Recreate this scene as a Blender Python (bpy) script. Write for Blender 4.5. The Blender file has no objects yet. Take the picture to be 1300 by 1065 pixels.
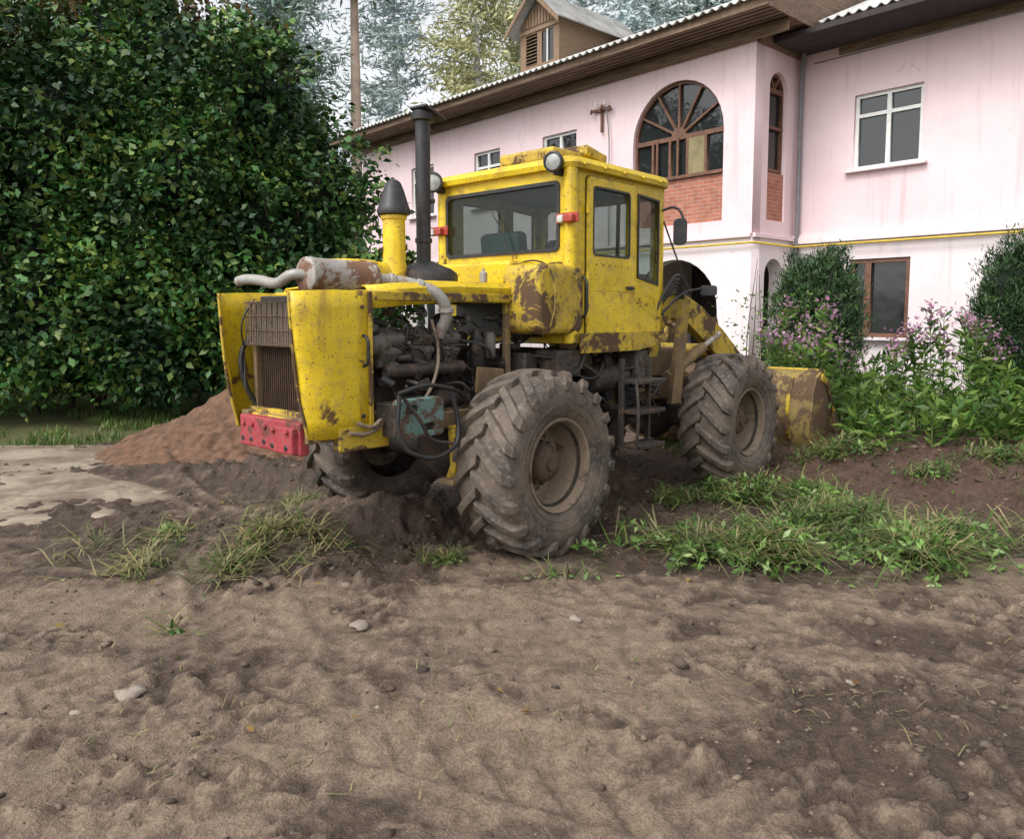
import bpy, math, random, bmesh
import numpy as np
from mathutils import Vector, Matrix, Euler
random.seed(7); rng=np.random.default_rng(7)
S=bpy.context.scene
R=math.radians
# ------------------------------------------------------------ materials
def nt(name):
    m=bpy.data.materials.new(name); m.use_nodes=True
    t=m.node_tree; b=t.nodes['Principled BSDF']; return m,t,b
def L(t,a,b): t.links.new(a,b)
def c4(c): return (c[0],c[1],c[2],1)
def mixc(t,f,a,b,mode='MIX'):
    n=t.nodes.new('ShaderNodeMix'); n.data_type='RGBA'; n.blend_type=mode
    for i,s in ((0,f),(6,a),(7,b)):
        if hasattr(s,'links'): L(t,s,n.inputs[i])
        elif isinstance(s,(tuple,list)): n.inputs[i].default_value=c4(s)
        else: n.inputs[i].default_value=s
    return n.outputs[2]
def math_(t,op,*a):
    n=t.nodes.new('ShaderNodeMath'); n.operation=op
    for i,s in enumerate(a):
        if hasattr(s,'links'): L(t,s,n.inputs[i])
        else: n.inputs[i].default_value=s
    return n.outputs[0]
def noise(t,vec,scale,detail=4,rough=.6,dist=0):
    n=t.nodes.new('ShaderNodeTexNoise'); n.inputs['Scale'].default_value=scale
    n.inputs['Detail'].default_value=detail; n.inputs['Roughness'].default_value=rough
    n.inputs['Distortion'].default_value=dist
    L(t,vec,n.inputs['Vector']); return n.outputs['Fac']
def ramp(t,f,a,b,ca=(0,0,0),cb=(1,1,1)):
    r=t.nodes.new('ShaderNodeValToRGB'); r.color_ramp.elements[0].position=a; r.color_ramp.elements[1].position=b
    r.color_ramp.elements[0].color=c4(ca); r.color_ramp.elements[1].color=c4(cb)
    L(t,f,r.inputs[0]); return r.outputs[0]
def bump(t,b,h,strength=.5,dist=.02):
    n=t.nodes.new('ShaderNodeBump'); n.inputs['Strength'].default_value=strength; n.inputs['Distance'].default_value=dist
    L(t,h,n.inputs['Height']); L(t,n.outputs[0],b.inputs['Normal'])
def coord(t,kind='Object'):
    return t.nodes.new('ShaderNodeTexCoord').outputs[kind]
def paint(name,base,rust=(.09,.04,.018),amt=.5,dust=(.22,.16,.11),dustamt=.5,rough=.45,sc=3.,bmp=.35,streak=None,mud=None):
    m,t,b=nt(name); v=coord(t)
    n1=noise(t,v,sc,7,.74,.4); n2=noise(t,v,sc*6,3,.7); n3=noise(t,v,2.6,2,.5)
    col=mixc(t,ramp(t,n3,.3,.7),tuple(x*.74 for x in base),base)
    col=mixc(t,ramp(t,n2,.55-.12*dustamt,.85),col,dust)
    if streak:
        mp=t.nodes.new('ShaderNodeMapping'); mp.inputs['Scale'].default_value=streak; L(t,v,mp.inputs[0])
        n5=noise(t,mp.outputs[0],1,4,.7); col=mixc(t,ramp(t,n5,.53,.71,(0,0,0),(.7,.7,.7)),col,tuple(x*1.6 for x in rust))
    th=.74-.22*amt
    mask=ramp(t,n1,th,th+.05); col=mixc(t,mask,col,rust)
    sp=noise(t,v,sc*20,2,.6); col=mixc(t,ramp(t,sp,.63,.69),col,tuple(x*1.3 for x in rust))
    if mud:
        g=t.nodes.new('ShaderNodeNewGeometry'); sx=t.nodes.new('ShaderNodeSeparateXYZ'); L(t,g.outputs['Position'],sx.inputs[0])
        k=math_(t,'MULTIPLY_ADD',sx.outputs[2],-.32,1.0); k=math_(t,'ADD',k,n1)
        col=mixc(t,ramp(t,k,mud,mud+.22,(0,0,0),(.85,.85,.85)),col,(.17,.115,.065))
    L(t,col,b.inputs['Base Color'])
    L(t,ramp(t,n1,th-.1,th+.1,(rough,)*3,(.9,)*3),b.inputs['Roughness'])
    bump(t,b,math_(t,'MULTIPLY_ADD',n3,2.5,math_(t,'MULTIPLY',n2,.45)),bmp,.02); return m
def plain(name,col,rough=.7,var=.35,sc=6,metal=0,bmp=.2):
    m,t,b=nt(name); v=coord(t); n=noise(t,v,sc,4,.65)
    c=mixc(t,ramp(t,n,.3,.7),tuple(x*(1-var) for x in col),tuple(min(1,x*(1+var*.6)) for x in col))
    L(t,c,b.inputs['Base Color']); b.inputs['Roughness'].default_value=rough; b.inputs['Metallic'].default_value=metal
    bump(t,b,n,bmp,.01); return m
def leafm(name,cols,trans=.3,sc=.8,rough=.5,lo=(.42,.5,.45),hi=(1,1,.9),diff=False):
    m,t,b=nt(name); g=t.nodes.new('ShaderNodeNewGeometry'); r=t.nodes.new('ShaderNodeValToRGB')
    cr=r.color_ramp; cr.elements[0].color=c4(cols[0]); cr.elements[1].color=c4(cols[-1])
    for i,c in enumerate(cols[1:-1]):
        e=cr.elements.new((i+1)/(len(cols)-1)); e.color=c4(c)
    L(t,g.outputs['Random Per Island'],r.inputs[0])
    n=noise(t,g.outputs['Position'],sc,1)
    mm=mixc(t,1.,r.outputs[0],ramp(t,n,.35,.65,lo,hi),'MULTIPLY')
    out=t.nodes['Material Output'].inputs[0]
    if diff:
        d=t.nodes.new('ShaderNodeBsdfDiffuse'); L(t,mm,d.inputs[0]); L(t,d.outputs[0],out); t.nodes.remove(b); return m
    L(t,mm,b.inputs['Base Color']); b.inputs['Roughness'].default_value=rough; b.inputs['Specular IOR Level'].default_value=.35
    if trans>0:
        tr=t.nodes.new('ShaderNodeBsdfTranslucent'); L(t,mm,tr.inputs[0])
        ms=t.nodes.new('ShaderNodeMixShader'); ms.inputs[0].default_value=trans
        L(t,b.outputs[0],ms.inputs[1]); L(t,tr.outputs[0],ms.inputs[2])
        L(t,ms.outputs[0],out)
    return m
def glassm(name,tint=(.5,.55,.55),clear=.5,rough=.05):
    m,t,b=nt(name); tr=t.nodes.new('ShaderNodeBsdfTransparent'); tr.inputs[0].default_value=c4(tint)
    b.inputs['Base Color'].default_value=(.03,.035,.035,1); b.inputs['Roughness'].default_value=rough
    b.inputs['Specular IOR Level'].default_value=1.
    v=coord(t); n=noise(t,v,1.3,2); bump(t,b,n,.25,.03)
    ms=t.nodes.new('ShaderNodeMixShader'); ms.inputs[0].default_value=clear
    L(t,b.outputs[0],ms.inputs[1]); L(t,tr.outputs[0],ms.inputs[2]); L(t,ms.outputs[0],t.nodes['Material Output'].inputs[0]); return m

YEL=paint('yellow_paint',(.75,.53,.012),rust=(.12,.06,.02),amt=.66,dust=(.40,.27,.07),dustamt=.45,streak=(5,5,.9),mud=1.14)
YELR=paint('yellow_paint_rusty',(.56,.39,.02),rust=(.09,.05,.024),amt=1.12,dust=(.26,.17,.08),dustamt=.8,streak=(7,7,1),mud=1.08)
YELD=paint('yellow_paint_dirty',(.36,.25,.03),rust=(.05,.032,.02),amt=1.2,dust=(.2,.14,.09),dustamt=.9,rough=.7,mud=.95)
BUCK=paint('bucket_metal',(.32,.24,.06),rust=(.11,.065,.035),amt=1.35,dust=(.2,.14,.09),dustamt=1.,rough=.6,streak=(4,4,1))
BLK=paint('black_metal',(.018,.018,.02),rust=(.06,.035,.022),amt=.5,dust=(.05,.042,.036),rough=.5,bmp=.15)
GRSE=paint('greasy_metal',(.03,.026,.023),rust=(.085,.05,.03),amt=.9,dust=(.10,.075,.055),rough=.5,sc=6)
CAST=paint('cast_metal',(.15,.14,.12),rust=(.06,.04,.026),amt=1.05,dust=(.06,.05,.04),rough=.5,sc=7)
STEEL=paint('muffler_steel',(.40,.38,.35),rust=(.15,.075,.045),amt=1.15,dust=(.24,.17,.12),dustamt=.9,rough=.45,sc=5,bmp=.15)
PIPE=paint('galvanised_pipe',(.34,.33,.30),rust=(.2,.14,.1),amt=.85,rough=.35,sc=8,bmp=.15)
REDM=paint('red_paint',(.36,.03,.045),rust=(.12,.04,.03),amt=.95,dust=(.28,.12,.11),dustamt=.9,rough=.6,sc=6)
TEAL=paint('teal_paint',(.13,.26,.24),rust=(.09,.055,.035),amt=1.15,dust=(.17,.16,.13),dustamt=.9,sc=8)
RAD=plain('radiator_core',(.075,.045,.03),.8,.5,20)
def rubber():
    m,t,b=nt('tyre_rubber'); v=coord(t); n=noise(t,v,4,5,.7); n2=noise(t,v,28,3,.6)
    c=mixc(t,ramp(t,n,.36,.62),(.042,.037,.034),(.135,.102,.078)); c=mixc(t,ramp(t,n2,.52,.72),c,(.175,.135,.10))
    L(t,c,b.inputs['Base Color']); b.inputs['Roughness'].default_value=.75; bump(t,b,n2,.3,.008); return m
RUB=rubber()
RIM=paint('rim_dusty',(.22,.165,.115),rust=(.09,.06,.04),amt=.8,dust=(.30,.23,.16),dustamt=.9,rough=.8,sc=5,bmp=.15)
HUB=paint('hub_rusty',(.10,.06,.04),rust=(.05,.03,.02),amt=.9,dust=(.18,.12,.085),rough=.8,sc=9,bmp=.15)
CABG=glassm('cab_glass',(.80,.86,.84),.80)
LENS=plain('lamp_lens',(.34,.35,.34),.1,.35,14)
LENSR=plain('lens_red',(.36,.05,.03),.35,.4,20)
WHT=plain('white_plastic',(.50,.49,.45),.5,.25,10)
SEAT=plain('seat_vinyl',(.05,.13,.13),.5,.3,10)
# ------------------------------------------------------------ geometry helpers
PAR=None
def link(o,par=None):
    S.collection.objects.link(o)
    p=par or PAR
    if p: o.parent=p
    return o
def empty(name,loc=(0,0,0),rz=0,par=None):
    e=bpy.data.objects.new(name,None); e.location=loc; e.rotation_euler=(0,0,rz); e.empty_display_size=.3
    S.collection.objects.link(e)
    if par: e.parent=par
    return e
def mesh(name,v,f,mat,smooth=False,bev=0,solid=0,par=None):
    me=bpy.data.meshes.new(name); me.from_pydata([tuple(p) for p in v],[],f); me.update()
    if smooth:
        me.polygons.foreach_set('use_smooth',[True]*len(me.polygons))
        try: me.set_sharp_from_angle(angle=R(40))
        except Exception: pass
    for mm in (mat if isinstance(mat,(list,tuple)) else [mat]): me.materials.append(mm)
    o=bpy.data.objects.new(name,me); link(o,par)
    if solid:
        s=o.modifiers.new('s','SOLIDIFY'); s.thickness=solid; s.offset=0
    if bev:
        b=o.modifiers.new('b','BEVEL'); b.width=bev; b.segments=2; b.limit_method='ANGLE'; b.angle_limit=R(35)
    return o
def box(name,c,s,mat,bev=.008,rot=(0,0,0),par=None):
    M=Euler(rot).to_matrix(); v=[]
    for i in (-.5,.5):
        for j in (-.5,.5):
            for k in (-.5,.5): v.append(Vector(c)+M@Vector((i*s[0],j*s[1],k*s[2])))
    f=[(0,1,3,2),(4,6,7,5),(0,4,5,1),(2,3,7,6),(0,2,6,4),(1,5,7,3)]
    return mesh(name,v,f,mat,bev=bev,par=par)
def frame_of(d):
    d=Vector(d).normalized(); a=Vector((0,0,1)) if abs(d.z)<.9 else Vector((1,0,0))
    u=d.cross(a).normalized(); w=d.cross(u); return d,u,w
def lathe(name,p,d,prof,mat,seg=28,par=None,bev=0,cap=True):
    p=Vector(p); d,u,w=frame_of(d); v=[];f=[]
    for a,r in prof:
        for i in range(seg):
            t=2*math.pi*i/seg; v.append(p+d*a+(u*math.cos(t)+w*math.sin(t))*r)
    for j in range(len(prof)-1):
        for i in range(seg):
            k=(i+1)%seg; f.append((j*seg+i,j*seg+k,(j+1)*seg+k,(j+1)*seg+i))
    if cap and prof[0][1]>1e-4: f.append(tuple(range(seg))[::-1])
    if cap and prof[-1][1]>1e-4: f.append(tuple((len(prof)-1)*seg+i for i in range(seg)))
    return mesh(name,v,f,mat,smooth=True,par=par,bev=bev)
def cyl(name,a,b,r,mat,r2=None,seg=20,par=None):
    a=Vector(a);b=Vector(b); l=(b-a).length; r2=r if r2 is None else r2
    e=min(.006,r*.2)
    return lathe(name,a,b-a,[(0,r-e),(e,r),(l-e,r2),(l,r2-e)],mat,seg,par)
def tube(name,pts,r,mat,par=None,radii=None,smooth=True):
    cu=bpy.data.curves.new(name,'CURVE'); cu.dimensions='3D'; cu.bevel_depth=r; cu.bevel_resolution=3; cu.use_fill_caps=True; cu.resolution_u=6
    sp=cu.splines.new('BEZIER' if smooth else 'POLY')
    if smooth:
        sp.bezier_points.add(len(pts)-1)
        for i,p in enumerate(pts):
            q=sp.bezier_points[i]; q.co=p; q.handle_left_type=q.handle_right_type='AUTO'
            if radii: q.radius=radii[i]
    else:
        sp.points.add(len(pts)-1)
        for i,p in enumerate(pts):
            sp.points[i].co=(*p,1)
            if radii: sp.points[i].radius=radii[i]
    cu.materials.append(mat); o=bpy.data.objects.new(name,cu); return link(o,par)
def plate(name,outer,holes,th,mat,loc=(0,0,0),rz=0,par=None,bev=0):
    cu=bpy.data.curves.new(name,'CURVE'); cu.dimensions='2D'; cu.fill_mode='BOTH'; cu.extrude=th/2; cu.bevel_depth=bev; cu.offset=-bev
    for poly in [outer]+list(holes):
        sp=cu.splines.new('POLY'); sp.points.add(len(poly)-1)
        for i,p in enumerate(poly): sp.points[i].co=(p[0],p[1],0,1)
        sp.use_cyclic_u=True
    cu.materials.append(mat); o=bpy.data.objects.new(name,cu); o.location=loc; o.rotation_euler=(math.pi/2,0,rz); return link(o,par)
def rect(a,b,c,d): return [(a,b),(c,b),(c,d),(a,d)]
def rrect(a,b,c,d,r,n=4):
    o=[]
    for cx,cy,t0 in ((c-r,b+r,-90),(c-r,d-r,0),(a+r,d-r,90),(a+r,b+r,180)):
        for i in range(n+1):
            t=R(t0+90*i/n); o.append((cx+r*math.cos(t),cy+r*math.sin(t)))
    return o
def arch(x0,x1,z0,zs,n=16):
    c=(x0+x1)/2; r=(x1-x0)/2
    return [(x0,z0),(x1,z0)]+[(c+r*math.cos(math.pi*i/n),zs+r*math.sin(math.pi*i/n)) for i in range(n+1)]
def fastmesh(name,V,F,mats,smooth=False,par=None,midx=None):
    V=np.asarray(V,np.float32); F=np.asarray(F,np.int32); n,k=F.shape
    me=bpy.data.meshes.new(name); me.vertices.add(len(V)); me.vertices.foreach_set('co',V.ravel())
    me.loops.add(n*k); me.loops.foreach_set('vertex_index',F.ravel())
    me.polygons.add(n); me.polygons.foreach_set('loop_start',np.arange(0,n*k,k,dtype=np.int32))
    try: me.polygons.foreach_set('loop_total',np.full(n,k,dtype=np.int32))
    except Exception: pass
    for mm in (mats if isinstance(mats,(list,tuple)) else [mats]): me.materials.append(mm)
    if midx is not None: me.polygons.foreach_set('material_index',midx.astype(np.int32))
    if smooth: me.polygons.foreach_set('use_smooth',np.ones(n,bool))
    me.update(calc_edges=True); me.validate()
    return link(bpy.data.objects.new(name,me),par)
def unit(a): return a/np.maximum(np.linalg.norm(a,axis=1,keepdims=True),1e-6)
def leaves(P,size,aspect=.6,droop=-.3,outward=None,upn=.6):
    n=len(P); size=np.broadcast_to(size,(n,)) * rng.uniform(.6,1.35,n)
    t=rng.normal(size=(n,3)); t[:,2]=t[:,2]*.6+droop
    if outward is not None: t+=outward*.8
    t=unit(t); nn=rng.normal(size=(n,3)); nn[:,2]+=upn*1.5
    s=unit(np.cross(t,nn)); up=np.cross(s,t)
    l=size[:,None]; w=l*aspect/2
    a=P; b=P+t*l*.45+s*w+up*w*.35; c=P+t*l-up*w*.3; d=P+t*l*.45-s*w+up*w*.35
    V=np.stack([a,b,c,d],1).reshape(-1,3); F=np.arange(4*n).reshape(n,4)
    return V,F
def clusters(lobes,ncl,per,sig,zmin=.15,shell=(.72,1.05),lump=.14):
    ar=np.array([l[1][0]*l[1][1]+l[1][1]*l[1][2]+l[1][0]*l[1][2] for l in lobes]); ar=ar/ar.sum()
    out=[];od=[]
    for (c,r),a in zip(lobes,ar):
        m=int(ncl*a); d=unit(rng.normal(size=(m,3))); k=rng.uniform(shell[0],shell[1],(m,1))
        k=k*(1+lump*np.sin(d[:,:1]*8+c[0])*np.cos(d[:,2:3]*7+d[:,1:2]*5)+lump*.5*np.sin(d[:,2:3]*15+d[:,:1]*11))
        q=np.array(c)+d*k*np.array(r)
        ok=q[:,2]>zmin+rng.uniform(-.2,.35,len(q))*(zmin>.4); q=q[ok]; d=d[ok]
        sg=np.repeat(rng.uniform(.5,1.5,(len(q),1)),per,0)
        pp=np.repeat(q,per,0)+rng.normal(size=(len(q)*per,3))*sig*sg*np.array([1,1,.8])
        out.append(pp); od.append(np.repeat(d,per,0))
    return np.concatenate(out),np.concatenate(od)
# ------------------------------------------------------------ terrain
T=rng.random((256,256))
def vn(x,y):
    xi=np.floor(x).astype(int); yi=np.floor(y).astype(int); fx=x-xi; fy=y-yi
    fx=fx*fx*(3-2*fx); fy=fy*fy*(3-2*fy)
    g=lambda a,b:T[a&255,b&255]
    return (g(xi,yi)*(1-fx)+g(xi+1,yi)*fx)*(1-fy)+(g(xi,yi+1)*(1-fx)+g(xi+1,yi+1)*fx)*fy
def fbm(x,y,o=4):
    s=0;a=.5;
    for i in range(o):
        s=s+a*vn(x+i*17.3,y-i*9.1); x,y=x*1.73+y*1.0,y*1.73-x*1.0; a*=.5
    return s/(1-.5**o)
def ss(a,b,x):
    t=np.clip((x-a)/(b-a),0,1); return t*t*(3-2*t)
def worley(x,y,sc):
    x=x*sc;y=y*sc; xi=np.floor(x).astype(int); yi=np.floor(y).astype(int); d1=np.full(x.shape,9.); id1=np.zeros(x.shape)
    for i in (-1,0,1):
        for j in (-1,0,1):
            a=(xi+i)&255; b=(yi+j)&255; px=xi+i+T[a,b]; py=yi+j+T[b,a]; d=np.hypot(x-px,y-py); k=d<d1; d1=np.where(k,d,d1); id1=np.where(k,T[(a*7+3)&255,(b*5+1)&255],id1)
    return d1,id1
O=(-.50,6.21); E1=(.672,.741); E2=(.741,-.672)
def masks(x,y):
    w=fbm(x*.8+5,y*.8,3)-.5
    grass=ss(9.9,10.6,y+w*1.6)*ss(-2.0,-3.0,x+w*1.5)
    far=ss(12.5,14.5,y+w*2)+ss(11,14,np.abs(x)+w*2); far=np.clip(far,0,1)
    grass=np.clip(grass+far,0,1)
    bed=ss(0,1.1,(x-2.35)*.62+(y-6.9)*.45+w*.7)*ss(1.9,2.7,x+w*.4)
    return grass,bed
def undm(x,y): return np.exp(-(((x-.2)/2.6)**2+((y-6.5)/1.2)**2))
def roughm(x,y): return ss(.46,.60,fbm(x*.75+9,y*1.2+3,4))
def ridgem(x,y): return np.exp(-(((x+2.6)/1.7)**2+((y-7.9+.25*(x+2.6))/.42)**2))
ARCS=((-3.5,-6.0,9.6,.25,.045),(-3.5,-6.0,11.5,.25,.04),(7.0,15.5,12.6,.26,.04),(7.,15.5,10.8,.26,.045),(-9,1.,8.2,.22,.035))
def arcm(x,y,c):
    cx,cy,r,w0,dep=c; d=np.hypot(x-cx,y-cy)-r; an=np.arctan2(y-cy,x-cx)*r; d=d+.16*(fbm(x*.7,y*.7,2)-.5)
    return d,an,ss(w0+.05,w0-.03,np.abs(d))*ss(.34,.50,fbm(x*.9+cx,y*.9,3))
def height(x,y,fine=True):
    x=np.asarray(x,float); y=np.asarray(y,float)
    grass,bed=masks(x,y); soft=1-grass*.8; und=undm(x,y); rp=roughm(x,y); rdg=ridgem(x,y)
    loose=np.clip(.65*rp+.75*und+.8*bed+.8*rdg,0,1.1)
    h=.08*(fbm(x*.45,y*.45,3)-.5)+.04*(fbm(x*1.3+4,y*1.3,3)-.5)*soft
    h=h+soft*(.005+.06*loose)*(fbm(x*2.6,y*2.6,3)-.5)*1.5
    r1=np.hypot(x+3.5,y+6.); a1=np.arctan2(y+6.,x+3.5)*9; r2_=np.hypot(x-7,y-15.5); a2=np.arctan2(y-15.5,x-7)*11
    bl=ss(-.6,.9,x+.8*(fbm(x*.6,y*.6,2)-.5))
    h=h+soft*.022*((1-bl)*(fbm(a1*.7,r1*5.5,3)-.5)+bl*(fbm(a2*.7,r2_*5.5,3)-.5))*(1-.6*np.clip(loose,0,1))
    for c in ARCS:
        d,an,m=arcm(x,y,c); w0,dep=c[3],c[4]
        lug=np.sin((an+np.abs(d)*.9)*2*math.pi/.23+1.6*(fbm(x*2,y*2,2)-.5))+.8*(fbm(x*9,y*9,2)-.5)
        fd=(1-und)*(1-bed)*soft*(1-.65*rp)
        h=h*(1-.4*m*fd)-fd*m*(dep*.35+dep*.45*ss(-.2,.35,lug))+fd*.045*np.exp(-((np.abs(d)-w0-.07)/.045)**2)*fbm(x*5,y*5,3)**1.5
    if fine:
        cl=fbm(x*9,y*9,4); h=h+soft*np.maximum(cl-.5,0)*(.055+.17*loose)
        d1,id1=worley(x+.03*cl,y,8.); h=h+soft*loose*.45*np.minimum(np.maximum(.42-d1,0),.25)*.12*(id1>.55)
        d2,id2=worley(x,y,19.); h=h+soft*(loose*.5+.10)*np.minimum(np.maximum(.45-d2,0),.22)*.09*(id2>.55)
        h=h+soft*(.005+.009*loose)*(fbm(x*26,y*26,2)-.5)*1.6
    h=h+bed*.30*ss(0,2.2,(x-2.3)*.6+(y-6.6)*.5)
    h=h+rdg*.22*(.4+fbm(x*2.5,y*2.5,3))
    h=h+.36*np.exp(-(((x+1.15)/.85)**2+((y-6.2-.25*(x+1.15))/.30)**2))*(.4+fbm(x*3,y*3,3))
    for l in (0,3.05):
        for w in (.93,-.93):
            px=O[0]+E1[0]*l+E2[0]*w; py=O[1]+E1[1]*l+E2[1]*w
            k=np.exp(-(((x-px)**2+(y-py)**2)/.22)**2); h=h*(1-k)+k*.02
    far=ss(14,30,np.hypot(x,y)); h=h*(1-far)
    return h
ys=[-220,-120,-60,-30,-14,-7,-3,-1,0,.8,1.2]; y=1.35
while y<13: ys.append(y); y+=.0045*y+.002
while y<320: ys.append(y); y*=1.06
xs=[0.]; x=0
while x<320:
    x+= .015 if x<3.4 else (.03 if x<7.5 else max(.08,x*.06)); xs.append(x)
xs=np.array([-a for a in xs[:0:-1]]+xs); ys=np.array(ys)
GX,GY=np.meshgrid(xs,ys); GZ=height(GX,GY)
nx,ny=len(xs),len(ys); idx=np.arange(nx*ny).reshape(ny,nx)
F=np.stack([idx[:-1,:-1],idx[:-1,1:],idx[1:,1:],idx[1:,:-1]],-1).reshape(-1,4)
def groundm():
    m,t,b=nt('earth'); v=coord(t); at=t.nodes.new('ShaderNodeAttribute'); at.attribute_name='zone'
    sp=t.nodes.new('ShaderNodeSeparateColor'); L(t,at.outputs['Color'],sp.inputs[0])
    n2=noise(t,v,9,5,.75); n3=noise(t,v,70,3,.75); n4=noise(t,v,3.2,6,.78,.3)
    dry=mixc(t,ramp(t,n2,.32,.68),(.140,.099,.070),(.285,.215,.155))
    wet=mixc(t,ramp(t,n2,.32,.68),(.040,.026,.018),(.108,.070,.048))
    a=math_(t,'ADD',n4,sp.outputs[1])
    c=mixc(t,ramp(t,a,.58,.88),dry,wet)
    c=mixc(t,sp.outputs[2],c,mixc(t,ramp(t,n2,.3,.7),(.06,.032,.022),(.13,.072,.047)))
    c=mixc(t,1.,c,ramp(t,n3,.30,.62,(.55,.53,.51),(1.0,1.0,1.0)),'MULTIPLY')
    g=mixc(t,ramp(t,n2,.35,.65),(.05,.075,.018),(.13,.11,.05))
    c=mixc(t,sp.outputs[0],c,g); L(t,c,b.inputs['Base Color'])
    L(t,ramp(t,a,.6,1.0,(.92,.92,.92),(.58,.58,.58)),b.inputs['Roughness'])
    b.inputs['Specular IOR Level'].default_value=.4
    bump(t,b,math_(t,'MULTIPLY_ADD',n3,.45,n2),.9,.035); return m
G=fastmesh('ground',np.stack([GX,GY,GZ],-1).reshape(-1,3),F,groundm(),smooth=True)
gr,bd=masks(GX,GY); und=undm(GX,GY); rp=roughm(GX,GY)
nn_=fbm(GX*.9+3,GY*1.3,4)-.5
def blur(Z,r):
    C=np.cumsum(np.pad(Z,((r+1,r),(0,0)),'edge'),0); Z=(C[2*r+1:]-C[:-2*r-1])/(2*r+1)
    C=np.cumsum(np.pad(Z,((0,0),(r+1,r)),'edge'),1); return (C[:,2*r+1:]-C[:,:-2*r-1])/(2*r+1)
cavity_shade=np.clip((blur(GZ,5)-GZ)/.012,-1,1)      # cavity shading painted in: hollows darker, crests lighter in the soil colour
trk=np.clip(sum(arcm(GX,GY,c)[2] for c in ARCS),0,1)
dk=.07+.24*ss(4.3,5.3,GY+nn_*2.6)+.24*und+.24*rp+.4*ridgem(GX,GY)+.7*nn_+.2*bd+.12*cavity_shade-.05*trk
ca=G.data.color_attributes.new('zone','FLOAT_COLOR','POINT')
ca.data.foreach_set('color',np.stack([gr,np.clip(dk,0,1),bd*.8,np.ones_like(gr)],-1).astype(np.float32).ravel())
def hz(x,y): return float(height(np.array([x]),np.array([y]))[0])
def rocks(name,pts,sizes,mat,flat=.6):
    bm=bmesh.new(); bmesh.ops.create_icosphere(bm,subdivisions=1 if len(pts)>200 else 2,radius=1); bm.verts.ensure_lookup_table()
    bv=np.array([v.co[:] for v in bm.verts]); bf=np.array([[v.index for v in f.verts] for f in bm.faces]); bm.free()
    n=len(pts); k=len(bv); q=bv[None]*(1+rng.uniform(-.4,.3,(n,k,1)))*np.asarray(sizes)[:,None,None]*np.stack([rng.uniform(.8,1.5,n),rng.uniform(.6,1.2,n),flat*rng.uniform(.7,1.2,n)],-1)[:,None,:]
    a=rng.uniform(0,6.28,n); c_,s_=np.cos(a)[:,None],np.sin(a)[:,None]; X=q[:,:,0]*c_+q[:,:,1]*s_; Y=-q[:,:,0]*s_+q[:,:,1]*c_; q=np.stack([X,Y,q[:,:,2]],-1)+np.asarray(pts)[:,None,:]
    return fastmesh(name,q.reshape(-1,3),(bf[None]+(np.arange(n)*k)[:,None,None]).reshape(-1,3),mat)
n=60000; px=rng.uniform(-7,7,n); py=2.2+8*rng.random(n)**1.3
dens=.08+.8*undm(px,py)+masks(px,py)[1]+.9*roughm(px,py)*(fbm(px*2.4,py*2.4,3)>.47)+ridgem(px,py)
ok=(rng.random(n)<dens*.5)&(masks(px,py)[0]<.4)&((px>-3.3)|(py<6)); px,py=px[ok],py[ok]
sz=np.clip(rng.lognormal(-5.0,.65,len(px)),.0035,.045)
def clodm():
    m,t,b=nt('clod_soil'); g=t.nodes.new('ShaderNodeNewGeometry'); v=coord(t); n=noise(t,v,40,2)
    c=ramp(t,g.outputs['Random Per Island'],.0,1.,(.05,.034,.025),(.21,.155,.112)); c=mixc(t,1.,c,ramp(t,n,.3,.7,(.65,.65,.65),(1,1,1)),'MULTIPLY')
    L(t,c,b.inputs['Base Color']); b.inputs['Roughness'].default_value=.95; bump(t,b,n,.5,.01); return m
rocks('soil_clods',np.stack([px,py,height(px,py)+sz*.1],-1),sz,clodm())
STN=plain('stone',(.24,.20,.16),.9,.35,18)
st=[(-.86,4.22,.045),(.36,4.24,.035),(-1.78,3.45,.085),(-1.95,3.3,.04),(-.6,3.3,.015),(1.6,3.5,.02),(2.4,4.4,.022),(.1,5.,.02),(-3.,4.1,.025)]
rocks('field_stones',np.array([(a,b,hz(a,b)-c*.05) for a,b,c in st]),[c for *_,c in st],STN)
def pile():
    g=np.linspace(-2.6,2.6,240); X,Y=np.meshgrid(g,g); r=np.hypot(X/1.5,Y/1.2)*(1+.3*(fbm(X+40,Y+7,3)-.5))
    Z=1.25*np.maximum(1-r/1.5,0)**1.05
    Z=Z+np.where(Z>0,.10*(fbm(X*3.5,Y*3.5,5)-.5)+.07*(fbm(X*12,Y*12,3)-.5),0)-.06; Z=Z+height(X-3.0,Y+9.9,False)
    i=np.arange(240*240).reshape(240,240); F=np.stack([i[:-1,:-1],i[:-1,1:],i[1:,1:],i[1:,:-1]],-1).reshape(-1,4)
    fastmesh('soil_pile',np.stack([X-3.0,Y+9.9,Z],-1).reshape(-1,3),F,plain('red_soil',(.125,.066,.038),.95,.55,9,bmp=.8),smooth=True)
pile()
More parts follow.
